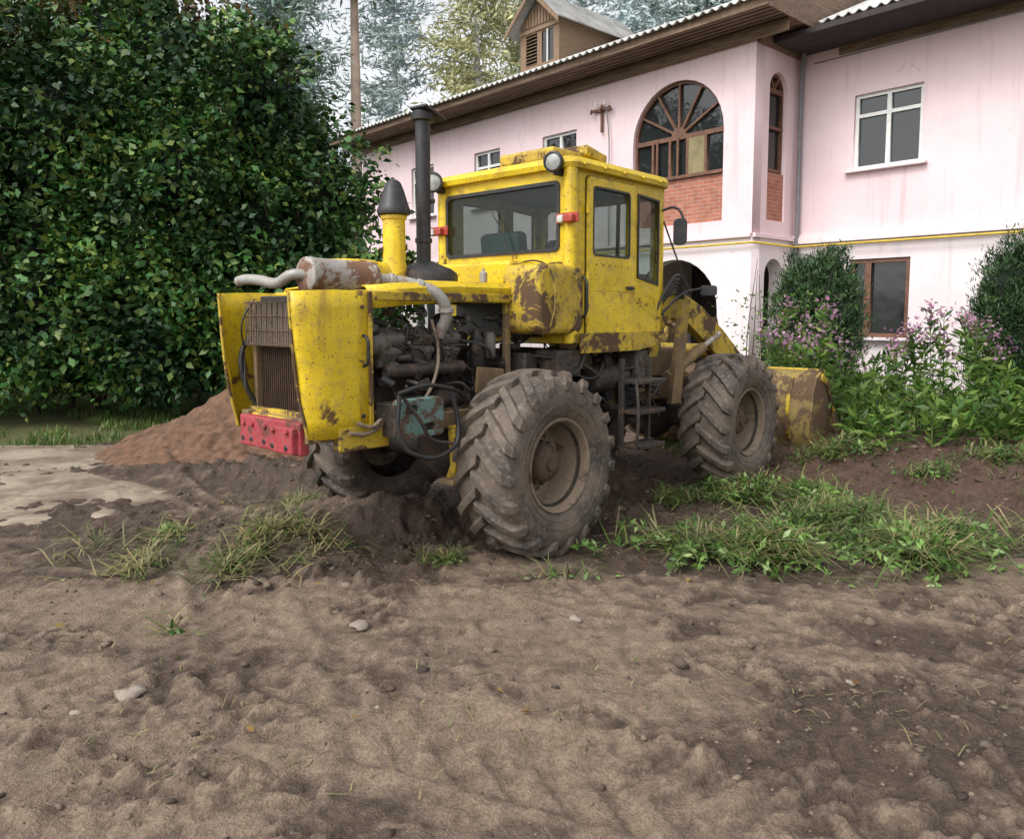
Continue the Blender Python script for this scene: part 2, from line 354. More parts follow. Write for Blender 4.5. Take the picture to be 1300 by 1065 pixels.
def slab():
    m,t,b=nt('worn_concrete'); v=coord(t); n1=noise(t,v,1.6,5,.7,.5); n2=noise(t,v,14,4,.7)
    c=mixc(t,ramp(t,n1,.40,.58),(.33,.275,.21),(.17,.125,.088)); c=mixc(t,1.,c,ramp(t,n2,.3,.7,(.7,.69,.66),(1,1,1)),'MULTIPLY')
    L(t,c,b.inputs['Base Color']); b.inputs['Roughness'].default_value=.9; bump(t,b,n2,.5,.02)
    gx=np.linspace(-12,-2.6,220); gy=np.linspace(5.6,10.4,130); X,Y=np.meshgrid(gx,gy)
    edge=np.minimum(ss(-2.9,-3.5,X+(fbm(X*1.5,Y*1.5,4)-.5)*2.4+.3*(8-Y)),ss(5.9,6.5,Y+(fbm(X*1.3+8,Y*1.3,4)-.5)*1.8))*ss(10.4,10.0,Y)
    Z=-.10+.14*edge+.02*(fbm(X*5,Y*5,4)-.5)
    i=np.arange(X.size).reshape(X.shape); F=np.stack([i[:-1,:-1],i[:-1,1:],i[1:,1:],i[1:,:-1]],-1).reshape(-1,4)
    fastmesh('concrete_path',np.stack([X,Y,Z],-1).reshape(-1,3),F,m,smooth=True)
slab()
# ------------------------------------------------------------ WHEEL LOADER
WL=empty('wheel_loader',(O[0],O[1],0),math.atan2(E1[1],E1[0])); PAR=WL
def wheel(idx,x,side):
    y0=side*-.93
    sg=-side
    prof=[(-.20,.345),(-.215,.36),(-.25,.42),(-.262,.50),(-.25,.57),(-.215,.612),(-.13,.632),(0,.638),(.13,.632),(.215,.612),(.25,.57),(.262,.50),(.25,.42),(.225,.36),(.20,.338)]
    c=(x,y0,.675)
    lathe('tyre_%d'%idx,c,(0,sg,0),prof,RUB,64,cap=False)
    for rr in (.40,.455): lathe('tyre_bead_%d_%d'%(idx,rr*100),c,(0,sg,0),[(.236+(rr-.40)*.25,rr-.006),(.246+(rr-.40)*.25,rr),(.236+(rr-.40)*.25,rr+.008)],RUB,56,cap=False)
    V=[];F=[]; nl=19; r3=random.Random(idx)
    for sd in (-1,1):
        for k in range(nl):
            a0=2*math.pi*(k+(.5 if sd>0 else 0))/nl; jit=r3.uniform(-.006,.004)
            st=[(-.02,.0,.684,.050),(.08,.10,.684,.052),(.16,.19,.678,.058),(.235,.28,.655,.066),(.268,.32,.60,.058),(.270,.335,.545,.035)]
            b0=len(V)
            for (w,da,rt,hw) in st:
                an=a0+da*1.15; rt=rt+jit
                rb=max(rt-.06,.53)
                for rr,kk in ((rb,1.25),(rt,.75),(rt,-.75),(rb,-1.25)):
                    aa=an+kk*hw/ .675*.85
                    ww=w if rr==rt else w-(.03 if w>.2 else 0)
                    V.append((x+rr*math.cos(aa),y0+sg*sd*ww,.675+rr*math.sin(aa)))
            for i in range(len(st)-1):
                for j in range(3):
                    F.append((b0+4*i+j,b0+4*i+j+1,b0+4*i+5+j,b0+4*i+4+j))
            e=b0+4*(len(st)-1); F.append((b0,b0+1,b0+2,b0+3)); F.append((e,e+1,e+2,e+3))
    o=mesh('tyre_lugs_%d'%idx,V,F,RUB,bev=.008)
    bm=bmesh.new(); bm.from_mesh(o.data); bmesh.ops.recalc_face_normals(bm,faces=bm.faces); bm.to_mesh(o.data); bm.free()
    rim=[(.19,.342),(.215,.345),(.225,.338),(.218,.322),(.195,.312),(.16,.305),(.12,.292),(.06,.288),(.0,.280),(-.04,.265),(-.05,.225),(-.03,.20),(-.03,.12),(-.03,0)]
    lathe('rim_%d'%idx,c,(0,sg,0),rim,RIM,56,cap=False)
    lathe('rim_ring_%d'%idx,(x,y0,.675),(0,sg,0),[(.150,.306),(.165,.300),(.165,.290),(.14,.287)],GRSE,56,cap=False)
    lathe('hub_%d'%idx,(x,y0-sg*.03,.675),(0,sg,0),[(0,.17),(.05,.165),(.06,.150),(.12,.135),(.15,.11),(.16,.055),(.18,.05),(.18,0)],HUB,32)
    for k in range(12):
        a=2*math.pi*k/12; p=(x+.152*math.cos(a),y0+sg*.025,.675+.152*math.sin(a))
        cyl('wheel_bolt_%d_%d'%(idx,k),p,(p[0],p[1]+sg*.035,p[2]),.014,HUB,seg=6)
    for k in range(8):
        a=2*math.pi*k/8+.2; p=(x+.21*math.cos(a),y0-sg*.04,.675+.21*math.sin(a))
        cyl('rim_nut_%d_%d'%(idx,k),p,(p[0],p[1]+sg*.03,p[2]),.015,RIM,seg=6)
wheel(1,0,1); wheel(2,0,-1); wheel(3,3.05,1); wheel(4,3.05,-1)
for i,xx in enumerate((0,3.05)):
    cyl('axle_%d'%i,(xx,-.85,.675),(xx,.85,.675),.12,GRSE)
    lathe('differential_%d'%i,(xx-.25,0,.675),(1,0,0),[(0,.1),(.08,.22),(.25,.28),(.42,.22),(.5,.1)],GRSE)
for s in (-1,1):
    box('engine_frame_rail_%d'%s,(-.35,s*.36,1.02),(2.5,.09,.16),YELD)
    box('front_frame_rail_%d'%s,(2.75,s*.36,1.0),(2.3,.09,.2),YELD)
box('frame_crossmember',(-1.5,0,1.02),(.12,.95,.14),YELD)
box('articulation_joint',(1.4,0,.95),(.5,.42,.5),GRSE,.03)
box('transmission',(.75,0,1.15),(.95,.62,.6),GRSE,.05)
box('transfer_case',(.9,-.05,.75),(.5,.5,.4),GRSE,.05)
cyl('propshaft_a',(.2,0,.72),(1.2,0,.75),.05,GRSE); cyl('propshaft_b',(1.5,0,.75),(2.9,0,.7),.05,GRSE)
def sheet(name,plan,z0,z1,mat,th=.012,slant=None,par=None):
    v=[];f=[];n=len(plan); nz=8
    for k in range(nz+1):
        z=z0+(z1-z0)*k/nz
        for p in plan: v.append((p[0]+(slant(k/nz) if slant else 0)*(p[2] if len(p)>2 else 0)+.004*math.sin(k*2.1+p[0]*7),p[1]+.005*math.sin(k*1.7+p[0]*11),z+.006*math.sin(p[0]*9+k)))
    for k in range(nz):
        for i in range(n-1): f.append((k*n+i,k*n+i+1,(k+1)*n+i+1,(k+1)*n+i))
    return mesh(name,v,f,mat,smooth=True,solid=th)
sl=lambda t: (.11*(1-t)**1.6)
for s,nm in ((-1,'near'),(1,'far')):
    sheet('nose_panel_'+nm,[(-1.18,s*.50,0),(-1.30,s*.505,0),(-1.45,s*.515,.3),(-1.56,s*.51,.6),(-1.65,s*.49,.9),(-1.70,s*.46,1),(-1.725,s*.43,1)],.98,1.90,YEL,slant=sl)
    tube('nose_panel_edge_'+nm,[(-1.725,s*.43,1.89),(-1.71,s*.43,1.6),(-1.68,s*.43,1.3),(-1.615,s*.43,.99)],.011,YELR)
    for z_ in (1.1,1.8): cyl('nose_panel_bolt_%s_%d'%(nm,z_*10),(-1.25,s*.50,z_),(-1.25,s*.525,z_),.014,GRSE,seg=6)
tube('nose_panel_handle',[(-1.24,-.51,1.42),(-1.24,-.55,1.44),(-1.24,-.56,1.52),(-1.24,-.55,1.60),(-1.24,-.51,1.62)],.011,BLK)
box('nose_rear_flange',(-1.185,-.505,1.45),(.03,.03,.90),YELR,.004)
box('nose_sill',(-1.45,0,1.06),(.25,.92,.05),YELR,.01)
box('nose_top_rail',(-1.22,0,1.885),(.08,1.0,.05),YEL)
box('radiator_support',(-1.38,.03,1.46),(.06,.84,.84),BLK)
box('radiator_core',(-1.44,.02,1.32),(.05,.62,.46),RAD)
for i in range(24): box('radiator_fin_%d'%i,(-1.47,-.28+i*.026,1.32),(.012,.004,.44),RAD,0)
for s in (-.31,.36): box('radiator_post_%d'%(s*100),(-1.49,s,1.32),(.05,.04,.5),YELD)
box('radiator_bottom_rail',(-1.52,.02,1.10),(.05,.76,.04),YELR)
for i in range(34): cyl('guard_wire_v_%d'%i,(-1.56,-.34+i*.022,1.54),(-1.56+.004*(i%3),-.34+i*.022,1.84),.0032,RIM,seg=6)
for i in range(4): cyl('guard_wire_h_%d'%i,(-1.563,-.35,1.55+i*.095),(-1.563,.39,1.55+i*.095),.004,HUB,seg=6)
box('oil_cooler',(-1.52,.02,1.69),(.03,.68,.29),GRSE)
tube('coolant_hose',[(-1.5,.40,1.62),(-1.58,.41,1.5),(-1.58,.39,1.3),(-1.5,.36,1.1)],.018,BLK)
tube('loose_wire_a',[(-1.52,.33,1.86),(-1.6,.36,1.7),(-1.57,.40,1.5),(-1.6,.34,1.25)],.006,BLK); tube('loose_wire_b',[(-1.5,-.3,1.86),(-1.58,-.36,1.7),(-1.55,-.38,1.4),(-1.6,-.36,1.12)],.006,BLK)
box('hitch_plate',(-1.60,.0,.97),(.07,.74,.21),REDM,.012)
box('hitch_lower',(-1.645,-.22,.96),(.07,.26,.17),REDM,.012)
for y_ in (-.30,-.14,.04,.20,.31):
    cyl('hitch_bolt_%d'%(y_*100),(-1.70 if y_<-.1 else -1.65,y_,1.02),(-1.62,y_,1.02),.020,REDM,seg=6)
    cyl('hitch_hole_%d'%(y_*100),(-1.685 if y_<-.1 else -1.639,y_+.02,.915),(-1.60,y_+.02,.915),.020,BLK,seg=12)
def bonnet():
    prof=[(-.50,1.84),(-.505,1.95),(-.47,1.985),(-.2,2.0),(.2,2.0),(.47,1.985),(.505,1.95),(.50,1.84)]
    v=[];f=[];xs_=(-1.19,-.8,-.4,0,.3,.62)
    for x_ in xs_:
        for p in prof: v.append((x_,p[0],p[1]-(.05 if x_<-1 else (.02 if x_<-.6 else 0))))
    for i in range(len(xs_)-1):
        for j in range(7): f.append((i*8+j,i*8+j+1,i*8+9+j,i*8+8+j))
    mesh('bonnet_top',v,f,YEL,smooth=True,solid=.012)
bonnet()
box('bonnet_side_rail',(-.42,-.512,1.875),(1.45,.02,.06),YELR,.006)
box('scuttle',(.42,.12,2.08),(.36,1.1,.2),YEL,.03)
box('engine_block',(-.55,0,1.36),(1.1,.44,.52),GRSE,.03)
box('oil_pan',(-.55,0,1.02),(.95,.34,.2),GRSE,.04)
for s in (-1,1):
    for i in range(3):
        box('cylinder_head_%d_%d'%(s,i),(-.9+i*.26,s*.30,1.50),(.22,.2,.16),CAST,.025,(s*-.6,0,0))
        box('rocker_cover_%d_%d'%(s,i),(-.9+i*.26,s*.36,1.60),(.2,.15,.09),CAST,.03,(s*-.6,0,0))
        for q in (-.07,.07): cyl('head_bolt_%d_%d_%d'%(s,i,q*100),(-.9+i*.26+q,s*.40,1.64),(-.9+i*.26+q,s*.44,1.68),.012,CAST,seg=6)
        cyl('exhaust_port_%d_%d'%(s,i),(-.9+i*.26,s*.34,1.40),(-.9+i*.26,s*.45,1.37),.042,CAST)
    cyl('exhaust_manifold_%d'%s,(-1.02,s*.45,1.37),(-.3,s*.45,1.37),.045,GRSE)
lathe('oil_filter',(-.12,-.42,1.35),(0,0,1),[(0,.05),(.02,.06),(.22,.06),(.24,.04),(.28,.03)],BLK)
lathe('fuel_filter',(.02,-.42,1.42),(0,0,1),[(0,.04),(.02,.05),(.17,.05),(.2,.03)],CAST)
lathe('alternator',(-1.10,-.34,1.56),(1,0,0),[(0,.05),(.02,.085),(.06,.09),(.14,.09),(.18,.07)],CAST)
lathe('pulley',(-1.16,-.34,1.56),(1,0,0),[(0,.05),(.01,.06),(.02,.045),(.03,.06),(.04,.05)],BLK)
lathe('crank_pulley',(-1.18,0,1.2),(1,0,0),[(0,.1),(.02,.13),(.04,.11),(.06,.13),(.08,.1)],BLK)
lathe('starter',(-.55,-.36,1.13),(1,0,0),[(0,.05),(.02,.075),(.28,.075),(.30,.05),(.38,.05)],GRSE)
lathe('compressor',(-.35,-.3,1.62),(0,0,1),[(0,.09),(.03,.08),(.05,.09),(.07,.08),(.09,.09),(.11,.08),(.14,.05)],CAST)
r2=random.Random(3)
for i in range(60):
    x_=r2.uniform(-1.1,.45); z_=r2.uniform(1.10,1.80); y_=-r2.uniform(.30,.46)
    if r2.random()<.5: box('engine_bracket_%d'%i,(x_,y_,z_),(r2.uniform(.03,.12),r2.uniform(.03,.1),r2.uniform(.03,.09)),r2.choice([GRSE,CAST,BLK]),.01,(r2.uniform(-.4,.4),r2.uniform(-.4,.4),0))
    else: cyl('engine_fitting_%d'%i,(x_,y_,z_),(x_+r2.uniform(-.08,.08),y_-.06,z_+r2.uniform(-.06,.06)),r2.uniform(.010,.035),r2.choice([GRSE,CAST,BLK]))
for i in range(34):
    x_=r2.uniform(-1.1,.7); z_=r2.uniform(1.1,1.8); y_=-r2.uniform(.36,.48)
    pts=[(x_,y_+.1,z_)]+[(x_+r2.uniform(-.1,.1)+.12*k,y_-r2.uniform(0,.04),z_+r2.uniform(-.2,.12)) for k in (1,2)]+[(x_+.4,y_+.15,r2.uniform(1.0,1.7))]
    tube('engine_hose_%d'%i,pts,r2.uniform(.004,.013),r2.choice([BLK,BLK,GRSE]))
tube('dipstick_hose',[(-.62,-.47,1.72),(-.6,-.52,1.5),(-.66,-.54,1.3),(-.8,-.55,1.12)],.012,RIM)
box('firewall',(.56,0,1.72),(.03,1.0,.3),BLK)
box('hood_support_post',(.16,-.47,1.55),(.05,.05,.6),YELD)
box('inner_cover_plate',(-.05,-.49,1.25),(.30,.02,.20),YELD,.01,(0,.1,0))
lathe('muffler',(-1.56,-.33,2.0),(1,0,-.02),[(0,.05),(.004,.09),(.02,.112),(.05,.116),(.06,.112),(.49,.112),(.50,.118),(.53,.112),(.55,.08),(.56,.05)],STEEL,32)
tube('exhaust_pipe_front',[(-1.54,-.33,2.0),(-1.60,-.28,2.0),(-1.63,-.15,1.95),(-1.66,.0,1.97),(-1.68,.15,1.98),(-1.68,.24,1.97)],.034,PIPE)
tube('exhaust_pipe_rear',[(-1.0,-.33,1.99),(-.86,-.36,1.98),(-.72,-.44,1.95),(-.60,-.53,1.88),(-.54,-.54,1.76),(-.55,-.46,1.60)],.043,PIPE)
for k,(p,q) in enumerate((((-.9,-.35,1.983),(-.86,-.362,1.978)),((-.73,-.435,1.952),(-.69,-.46,1.937)),((-.541,-.54,1.80),(-.54,-.54,1.76)))): cyl('pipe_clamp_%d'%k,p,q,.054,PIPE)
lathe('air_cleaner_pipe',(-.56,0,1.95),(0,0,1),[(0,.11),(.1,.10),(.2,.085),(.5,.082),(.505,.095),(.53,.095)],YEL)
lathe('precleaner_cap',(-.56,0,2.47),(0,0,1),[(0,.06),(.02,.12),(.05,.125),(.07,.115),(.20,.075),(.25,.055),(.27,.03),(.275,0)],BLK)
lathe('air_cleaner_drum',(-.95,.05,1.98),(0,0,1),[(0,.20),(.10,.20),(.11,.22),(.14,.22),(.155,.20),(.17,0)],YEL)
lathe('air_cleaner_elbow',(-.85,.03,2.05),(1,0,0),[(0,.09),(.3,.09)],YEL)
lathe('turbo_dome',(-.27,-.02,1.97),(0,0,1),[(0,.25),(.08,.25),(.10,.24),(.13,.20),(.17,.10),(.19,.06)],BLK)
cyl('exhaust_stack',(-.27,0,2.1),(-.27,0,3.2),.055,BLK,r2=.058)
cyl('exhaust_stack_band',(-.27,0,2.3),(-.27,0,2.34),.066,BLK)
lathe('exhaust_stack_top',(-.27,0,3.17),(0,0,1),[(0,.058),(.04,.06),(.05,.085),(.10,.088),(.12,.07)],BLK)
box('stack_flap',(-.23,-.02,3.275),(.24,.17,.02),BLK,.005,(0,.28,.1))
lathe('bottle',(.02,-.36,2.0),(0,0,1),[(0,.03),(.07,.03),(.085,.012),(.105,.012)],PIPE)
plate('side_tank',rrect(.17,1.60,.74,2.14,.09),[],.30,YELR,(0,-.60,0),bev=.045)
for x_ in (.3,.6): tube('tank_strap_%d'%(x_*10),[(x_,-.42,2.15),(x_,-.7,2.155),(x_,-.80,2.08),(x_,-.805,1.68),(x_,-.72,1.59)],.007,YELD)
X0,X1,YW,Z0,Z1=.62,1.98,.75,1.52,2.90
plate('cab_rear_wall',rect(-YW,Z0,YW,Z1),[rrect(-.63,2.27,.66,2.80,.05)],.035,YEL,(X0,0,0),math.pi/2)
plate('cab_front_wall',rect(-YW,Z0,YW,Z1),[rrect(-.63,2.1,.63,2.80,.05)],.035,YEL,(X1,0,0),math.pi/2)
for s,nm in ((-1,'near'),(1,'far')):
    plate('cab_side_'+nm,rect(X0+.018,Z0,X1-.018,Z1-.002),[rrect(.86,2.22,1.42,2.80,.04),[(1.56,2.08),(1.90,2.02),(1.90,2.78),(1.56,2.80)]],.03,YEL,(0,s*(YW-.015),0))
    plate('door_skin_'+nm,rrect(.80,Z0+.03,1.49,2.86,.04),[rrect(.87,2.23,1.41,2.79,.04)],.02,YEL,(0,s*(YW+.012),0),bev=.004)
    plate('door_gap_'+nm,rrect(.792,Z0+.022,1.498,2.868,.045),[rrect(.806,Z0+.036,1.484,2.854,.035)],.008,BLK,(0,s*(YW+.005),0))
    plate('door_seal_'+nm,rrect(.868,2.228,1.412,2.792,.04),[rrect(.885,2.245,1.395,2.775,.03)],.012,BLK,(0,s*(YW+.022),0))
    plate('quarter_seal_'+nm,[(1.555,2.075),(1.905,2.015),(1.905,2.785),(1.555,2.805)],[[(1.575,2.095),(1.885,2.04),(1.885,2.765),(1.575,2.785)]],.012,BLK,(0,s*(YW+.006),0))
    plate('door_glass_'+nm,rect(.86,2.22,1.42,2.80),[],.005,CABG,(0,s*(YW+.004),0))
    plate('quarter_glass_'+nm,[(1.56,2.08),(1.90,2.02),(1.90,2.78),(1.56,2.80)],[],.005,CABG,(0,s*(YW-.012),0))
    for z_ in (1.72,2.05,2.6): cyl('door_hinge_%s_%d'%(nm,z_*100),(.79,s*(YW+.03),z_-.04),(.79,s*(YW+.03),z_+.04),.014,YEL)
    tube('door_grab_'+nm,[(.72,s*(YW+.02),1.72),(.72,s*(YW+.07),1.76),(.72,s*(YW+.08),1.9),(.72,s*(YW+.06),2.04),(.72,s*(YW+.02),2.06)],.012,BLK)
    cyl('cab_pillar_'+nm,(X0+.01,s*(YW-.02),Z0),(X0+.01,s*(YW-.02),Z1),.06,YEL)
    for i in range(6): cyl('cab_rivet_%s_%d'%(nm,i),(.92+i*.09,s*(YW+.02),2.16),(.92+i*.09,s*(YW+.03),2.16),.008,YELD,seg=8)
    tube('door_swage_'+nm,[(.84,s*(YW+.022),1.95),(1.45,s*(YW+.022),1.95)],.006,YEL,smooth=False)
box('door_handle',(1.40,-.79,1.98),(.10,.03,.03),BLK)
plate('door_lower_skirt',[(.70,1.44),(1.55,1.44),(1.98,1.50),(1.98,1.60),(.70,1.60)],[],.02,YELR,(0,-.785,0))
plate('rear_window_seal',rrect(-.645,2.255,.675,2.815,.05),[rrect(-.615,2.285,.645,2.785,.04)],.014,BLK,(X0-.022,0,0),math.pi/2)
plate('rear_glass',rect(-.63,2.27,.66,2.80),[],.005,CABG,(X0,0,0),math.pi/2)
plate('front_glass',rect(-.63,2.1,.63,2.80),[],.005,CABG,(X1,0,0),math.pi/2)
tube('rear_wiper',[(X0-.04,-.1,2.29),(X0-.045,-.05,2.42),(X0-.04,.08,2.62)],.006,BLK)
box('cab_floor',(1.3,0,1.53),(1.3,1.42,.04),BLK)
def roof():
    v=[];f=[]
    lay=[(0,2.895),(.065,2.90),(.075,2.94),(.045,2.985),(-.12,3.03),(-.5,3.05)]
    for (g,z) in lay:
        pl=rrect(X0-g,-YW-g,X1+g,YW+g,max(.1+g*.5,.02))
        for p in pl: v.append((p[0],p[1],z))
    n=len(pl)
    for k in range(len(lay)-1):
        for i in range(n):
            j=(i+1)%n; f.append((k*n+i,k*n+j,(k+1)*n+j,(k+1)*n+i))
    f.append(tuple((len(lay)-1)*n+i for i in range(n))); f.append(tuple(range(n))[::-1])
    mesh('cab_roof',v,f,YEL,smooth=True)
roof()
box('roof_box',(1.15,-.1,3.09),(.7,.62,.12),YELR,.03); box('roof_box_lid',(1.35,-.25,3.15),(.36,.40,.09),YELR,.02,(0,.12,.1))
for i in range(5): cyl('roof_bolt_%d'%i,(.68+i*.28,-.8,2.93),(.68+i*.28,-.845,2.93),.012,YEL,seg=8)
box('seat_base',(1.25,.25,1.85),(.5,.5,.3),BLK,.03); box('seat_back',(1.0,.32,2.25),(.14,.5,.5),SEAT,.05,(0,-.12,0))
box('seat_back_b',(1.05,-.35,2.2),(.12,.42,.4),BLK,.05)
tube('steering_column',[(1.75,.2,1.7),(1.6,.2,2.1),(1.52,.2,2.3)],.03,BLK)
box('dashboard',(1.85,0,2.0),(.2,1.3,.25),BLK,.04)
box('cab_liner',(1.3,0,2.86),(1.25,1.4,.02),GRSE,.0)
for s in (-1,1): tube('inner_post_%d'%s,[(1.9,s*.3,1.6),(1.92,s*.3,2.8)],.02,BLK)
def worklamp(name,p,d,r=.078):
    lathe(name+'_shell',p,d,[(-.10,.02),(-.09,.05),(-.04,r*.92),(0,r),(.012,r)],BLK,24)
    p=Vector(p)+Vector(d).normalized()*.013
    lathe(name+'_lens',p,d,[(0,r*.86),(.010,r*.6),(.014,0)],LENS,24)
    lathe(name+'_bezel',p,d,[(-.004,r*.80),(-.004,r*1.06),(.01,r*1.03),(.014,r*.86)],BLK,24,cap=False)
worklamp('work_lamp_near',(.50,-.66,2.94),(-1,-.25,-.05)); worklamp('work_lamp_far',(.46,.70,2.93),(-1,-.75,-.05),.088)
for s in (-1,1): box('lamp_bracket_%d'%s,(.56,-.66 if s<0 else .70,2.87),(.09,.04,.06),BLK)
for s,nm in ((-1,'near'),(1,'far')):
    box('marker_light_%s_red'%nm,(.55,s*.75-.03,2.50),(.06,.09,.065),LENSR,.012); box('marker_light_%s_white'%nm,(.55,s*.75+.05,2.50),(.06,.06,.06),WHT,.012)
    box('marker_bracket_'+nm,(.575,s*.74,2.51),(.02,.22,.08),LENSR,.006)
box('number_plate',(.50,.88,2.72),(.012,.19,.22),WHT,.004)
for r_ in range(2):
    for i in range(4): box('plate_digit_%d_%d'%(r_,i),(.492,.94-i*.04,2.76-r_*.085),(.004,.022,.05 if i%2 else .04),BLK,0)
box('plate_bracket',(.53,.82,2.78),(.03,.12,.04),BLK)
tube('mirror_arm_near',[(1.95,-.76,2.70),(2.02,-.86,2.72),(2.03,-.93,2.62),(2.02,-.93,2.4)],.012,BLK)
plate('mirror_near',rrect(-.06,-.12,.06,.12,.045),[],.03,BLK,(2.0,-.92,2.50),math.pi/2+.7,bev=.008)
tube('mirror_arm_low',[(1.98,-.74,1.75),(2.2,-.85,1.95),(2.42,-.92,2.0)],.012,BLK)
tube('mirror_arm_brace',[(1.98,-.76,2.6),(2.1,-.82,2.3),(2.3,-.86,1.95)],.008,BLK)
plate('mirror_low',rrect(-.08,-.05,.08,.05,.03),[],.05,BLK,(2.5,-.95,1.98),math.pi/2+.5,bev=.008)
armp=[(1.98,1.62),(2.02,1.86),(2.22,1.98),(2.55,1.99),(3.0,1.84),(3.5,1.58),(3.95,1.3),(4.32,.80),(4.40,.55),(4.22,.50),(4.05,.72),(3.7,1.08),(3.2,1.42),(2.7,1.68),(2.4,1.72),(2.25,1.6),(2.15,1.35),(2.0,1.35)]
for s in (-1,1):
    plate('lift_arm_%d'%s,armp,[],.09,YELR,(0,s*.56,0),bev=.008)
    plate('arm_tower_%d'%s,[(1.95,1.0),(2.5,1.0),(2.42,1.55),(2.3,1.9),(2.05,1.9),(1.98,1.5)],[],.06,YELD,(0,s*.44,0),bev=.005)
    cyl('lift_cylinder_%d'%s,(2.25,s*.66,1.15),(2.95,s*.66,1.42),.055,YELD); cyl('lift_rod_%d'%s,(2.95,s*.66,1.42),(3.3,s*.66,1.55),.028,STEEL)
    cyl('arm_pivot_%d'%s,(2.12,s*.40,1.76),(2.12,s*.66,1.76),.06,GRSE)
    cyl('tilt_cylinder_%d'%s,(2.6,s*.25,1.85),(3.4,s*.25,1.75),.055,YELD); cyl('tilt_rod_%d'%s,(3.4,s*.25,1.75),(3.9,s*.25,1.62),.028,STEEL)
    plate('bell_crank_%d'%s,[(3.7,1.3),(3.82,1.72),(3.95,1.72),(4.1,1.35),(4.15,1.05),(4.0,1.0)],[],.05,YELR,(0,s*.27,0),bev=.005)
    cyl('bucket_link_%d'%s,(4.05,s*.27,1.1),(4.45,s*.27,.95),.035,YELD)
    cyl('bucket_pin_%d'%s,(4.33,s*.45,.62),(4.33,s*.68,.62),.05,GRSE)
    plate('mudguard_post_%d'%s,[(2.2,.9),(2.38,.9),(2.52,1.9),(2.38,1.9)],[],.05,YELD,(0,s*.72,0))
cyl('arm_cross_tube',(3.55,-.56,1.35),(3.55,.56,1.35),.08,YELR)
box('front_frame_top',(2.6,0,1.25),(1.0,.7,.3),YELD,.03)
for i in range(6):
    o_=i*.035; tube('hydraulic_hose_%d'%i,[(1.85,-.42-o_,1.3),(2.0,-.6-o_,1.62+o_*2),(2.3,-.66-o_*.5,1.95+o_),(2.6,-.62,1.85),(2.8,-.5,1.7)],.013,BLK)
def bucket():
    pr=[(4.62,1.10),(4.50,1.05),(4.40,.88),(4.36,.62),(4.40,.38),(4.52,.20),(4.72,.10),(5.0,.08),(5.42,.07)]
    v=[];f=[];W=1.24
    for s in (-W,W):
        for p in pr: v.append((p[0],s,p[1]))
    n=len(pr)
    for i in range(n-1): f.append((i,i+1,n+i+1,n+i))
    mesh('bucket_shell',v,f,BUCK,smooth=True,solid=.03)
    side=[(4.62,1.10)]+pr[1:]+[(5.36,.18),(5.05,.62),(4.80,1.02)]
    for s in (-1,1):
        plate('bucket_side_%d'%s,side,[],.025,BUCK,(0,s*(W+.012),0),bev=.003)
        plate('bucket_side_wear_%d'%s,[(5.42,.09),(5.36,.20),(5.05,.64),(4.99,.60),(5.2,.22),(5.25,.09)],[],.02,YELD,(0,s*(W+.036),0))
        plate('bucket_side_rib_%d'%s,[(4.62,1.08),(4.80,1.0),(5.05,.62),(4.98,.60),(4.76,.93),(4.60,1.0)],[],.02,YELR,(0,s*(W+.037),0))
    box('bucket_top_lip',(4.70,0,1.10),(.18,2.5,.05),YELR,.01,(0,.12,0)); box('cutting_edge',(5.42,0,.065),(.22,2.5,.035),STEEL,.005)
    for y_ in (-.27,.27,-.56,.56,-1.0,1.0): plate('bucket_ear_%d'%(y_*100),[(4.42,1.0),(4.28,.98),(4.24,.55),(4.40,.45)] if abs(y_)<.9 else [(4.52,1.06),(4.44,1.04),(4.34,.8),(4.31,.5),(4.36,.34),(4.42,.34),(4.38,.6),(4.42,.86)],[],.04,YELR,(0,y_,0))
    for i in range(7): box('bucket_tooth_%d'%i,(5.58,-1.14+i*.38,.06),(.2,.07,.04),STEEL,.008)
bucket()
plate('battery_box_face',rrect(-1.10,.94,-.72,1.20,.03),[rrect(-1.05,1.10,-.95,1.16,.02),rrect(-.9,.98,-.8,1.03,.02)],.07,TEAL,(0,-.66,0),bev=.008)
box('battery_box_body',(-.90,-.56,1.06),(.42,.2,.22),GRSE)
tube('battery_guard_rail',[(-1.14,-.74,1.24),(-1.14,-.75,.96),(-1.07,-.78,.86),(-.70,-.78,.86),(-.63,-.75,.96),(-.66,-.72,1.22)],.016,BLK)
tube('battery_guard_rail_top',[(-1.14,-.73,1.25),(-.95,-.76,1.29),(-.66,-.73,1.25)],.014,BLK)
tube('battery_guard_bar',[(-1.10,-.735,1.22),(-.98,-.76,1.06),(-.88,-.75,.93),(-.70,-.76,.88)],.013,GRSE)
plate('step_bracket',[(-.66,.58),(-.48,.58),(-.46,.70),(-.50,.98),(-.62,.98),(-.60,.70)],[],.05,YELR,(0,-.66,0),bev=.006)
box('step_plate',(-.54,-.68,.60),(.30,.14,.04),YELD)
box('front_side_bracket',(-1.25,-.49,.96),(.40,.07,.16),YELR,.012); box('side_beam',(-.5,-.50,1.0),(.75,.05,.12),YELD)
tube('rope',[(-1.32,-.54,1.06),(-1.22,-.56,1.03),(-1.14,-.56,1.06),(-1.24,-.55,.99),(-1.38,-.54,1.0)],.013,RIM)
for i,z_ in enumerate((.62,.92,1.18)):
    box('cab_step_%d'%i,(1.45,-.90,z_),(.42,.22,.035),GRSE,.006)
for x_ in (1.24,1.66): box('cab_step_side_%d'%(x_*100),(x_,-.82,.95),(.035,.05,.85),GRSE)
tube('cab_step_rail',[(1.2,-1.0,.60),(1.2,-1.02,.9),(1.22,-.98,1.22)],.014,GRSE)
lathe('air_tank',(1.0,-.62,1.2),(1,0,0),[(0,.05),(.02,.1),(.04,.115),(.5,.115),(.52,.1),(.54,.05)],GRSE)
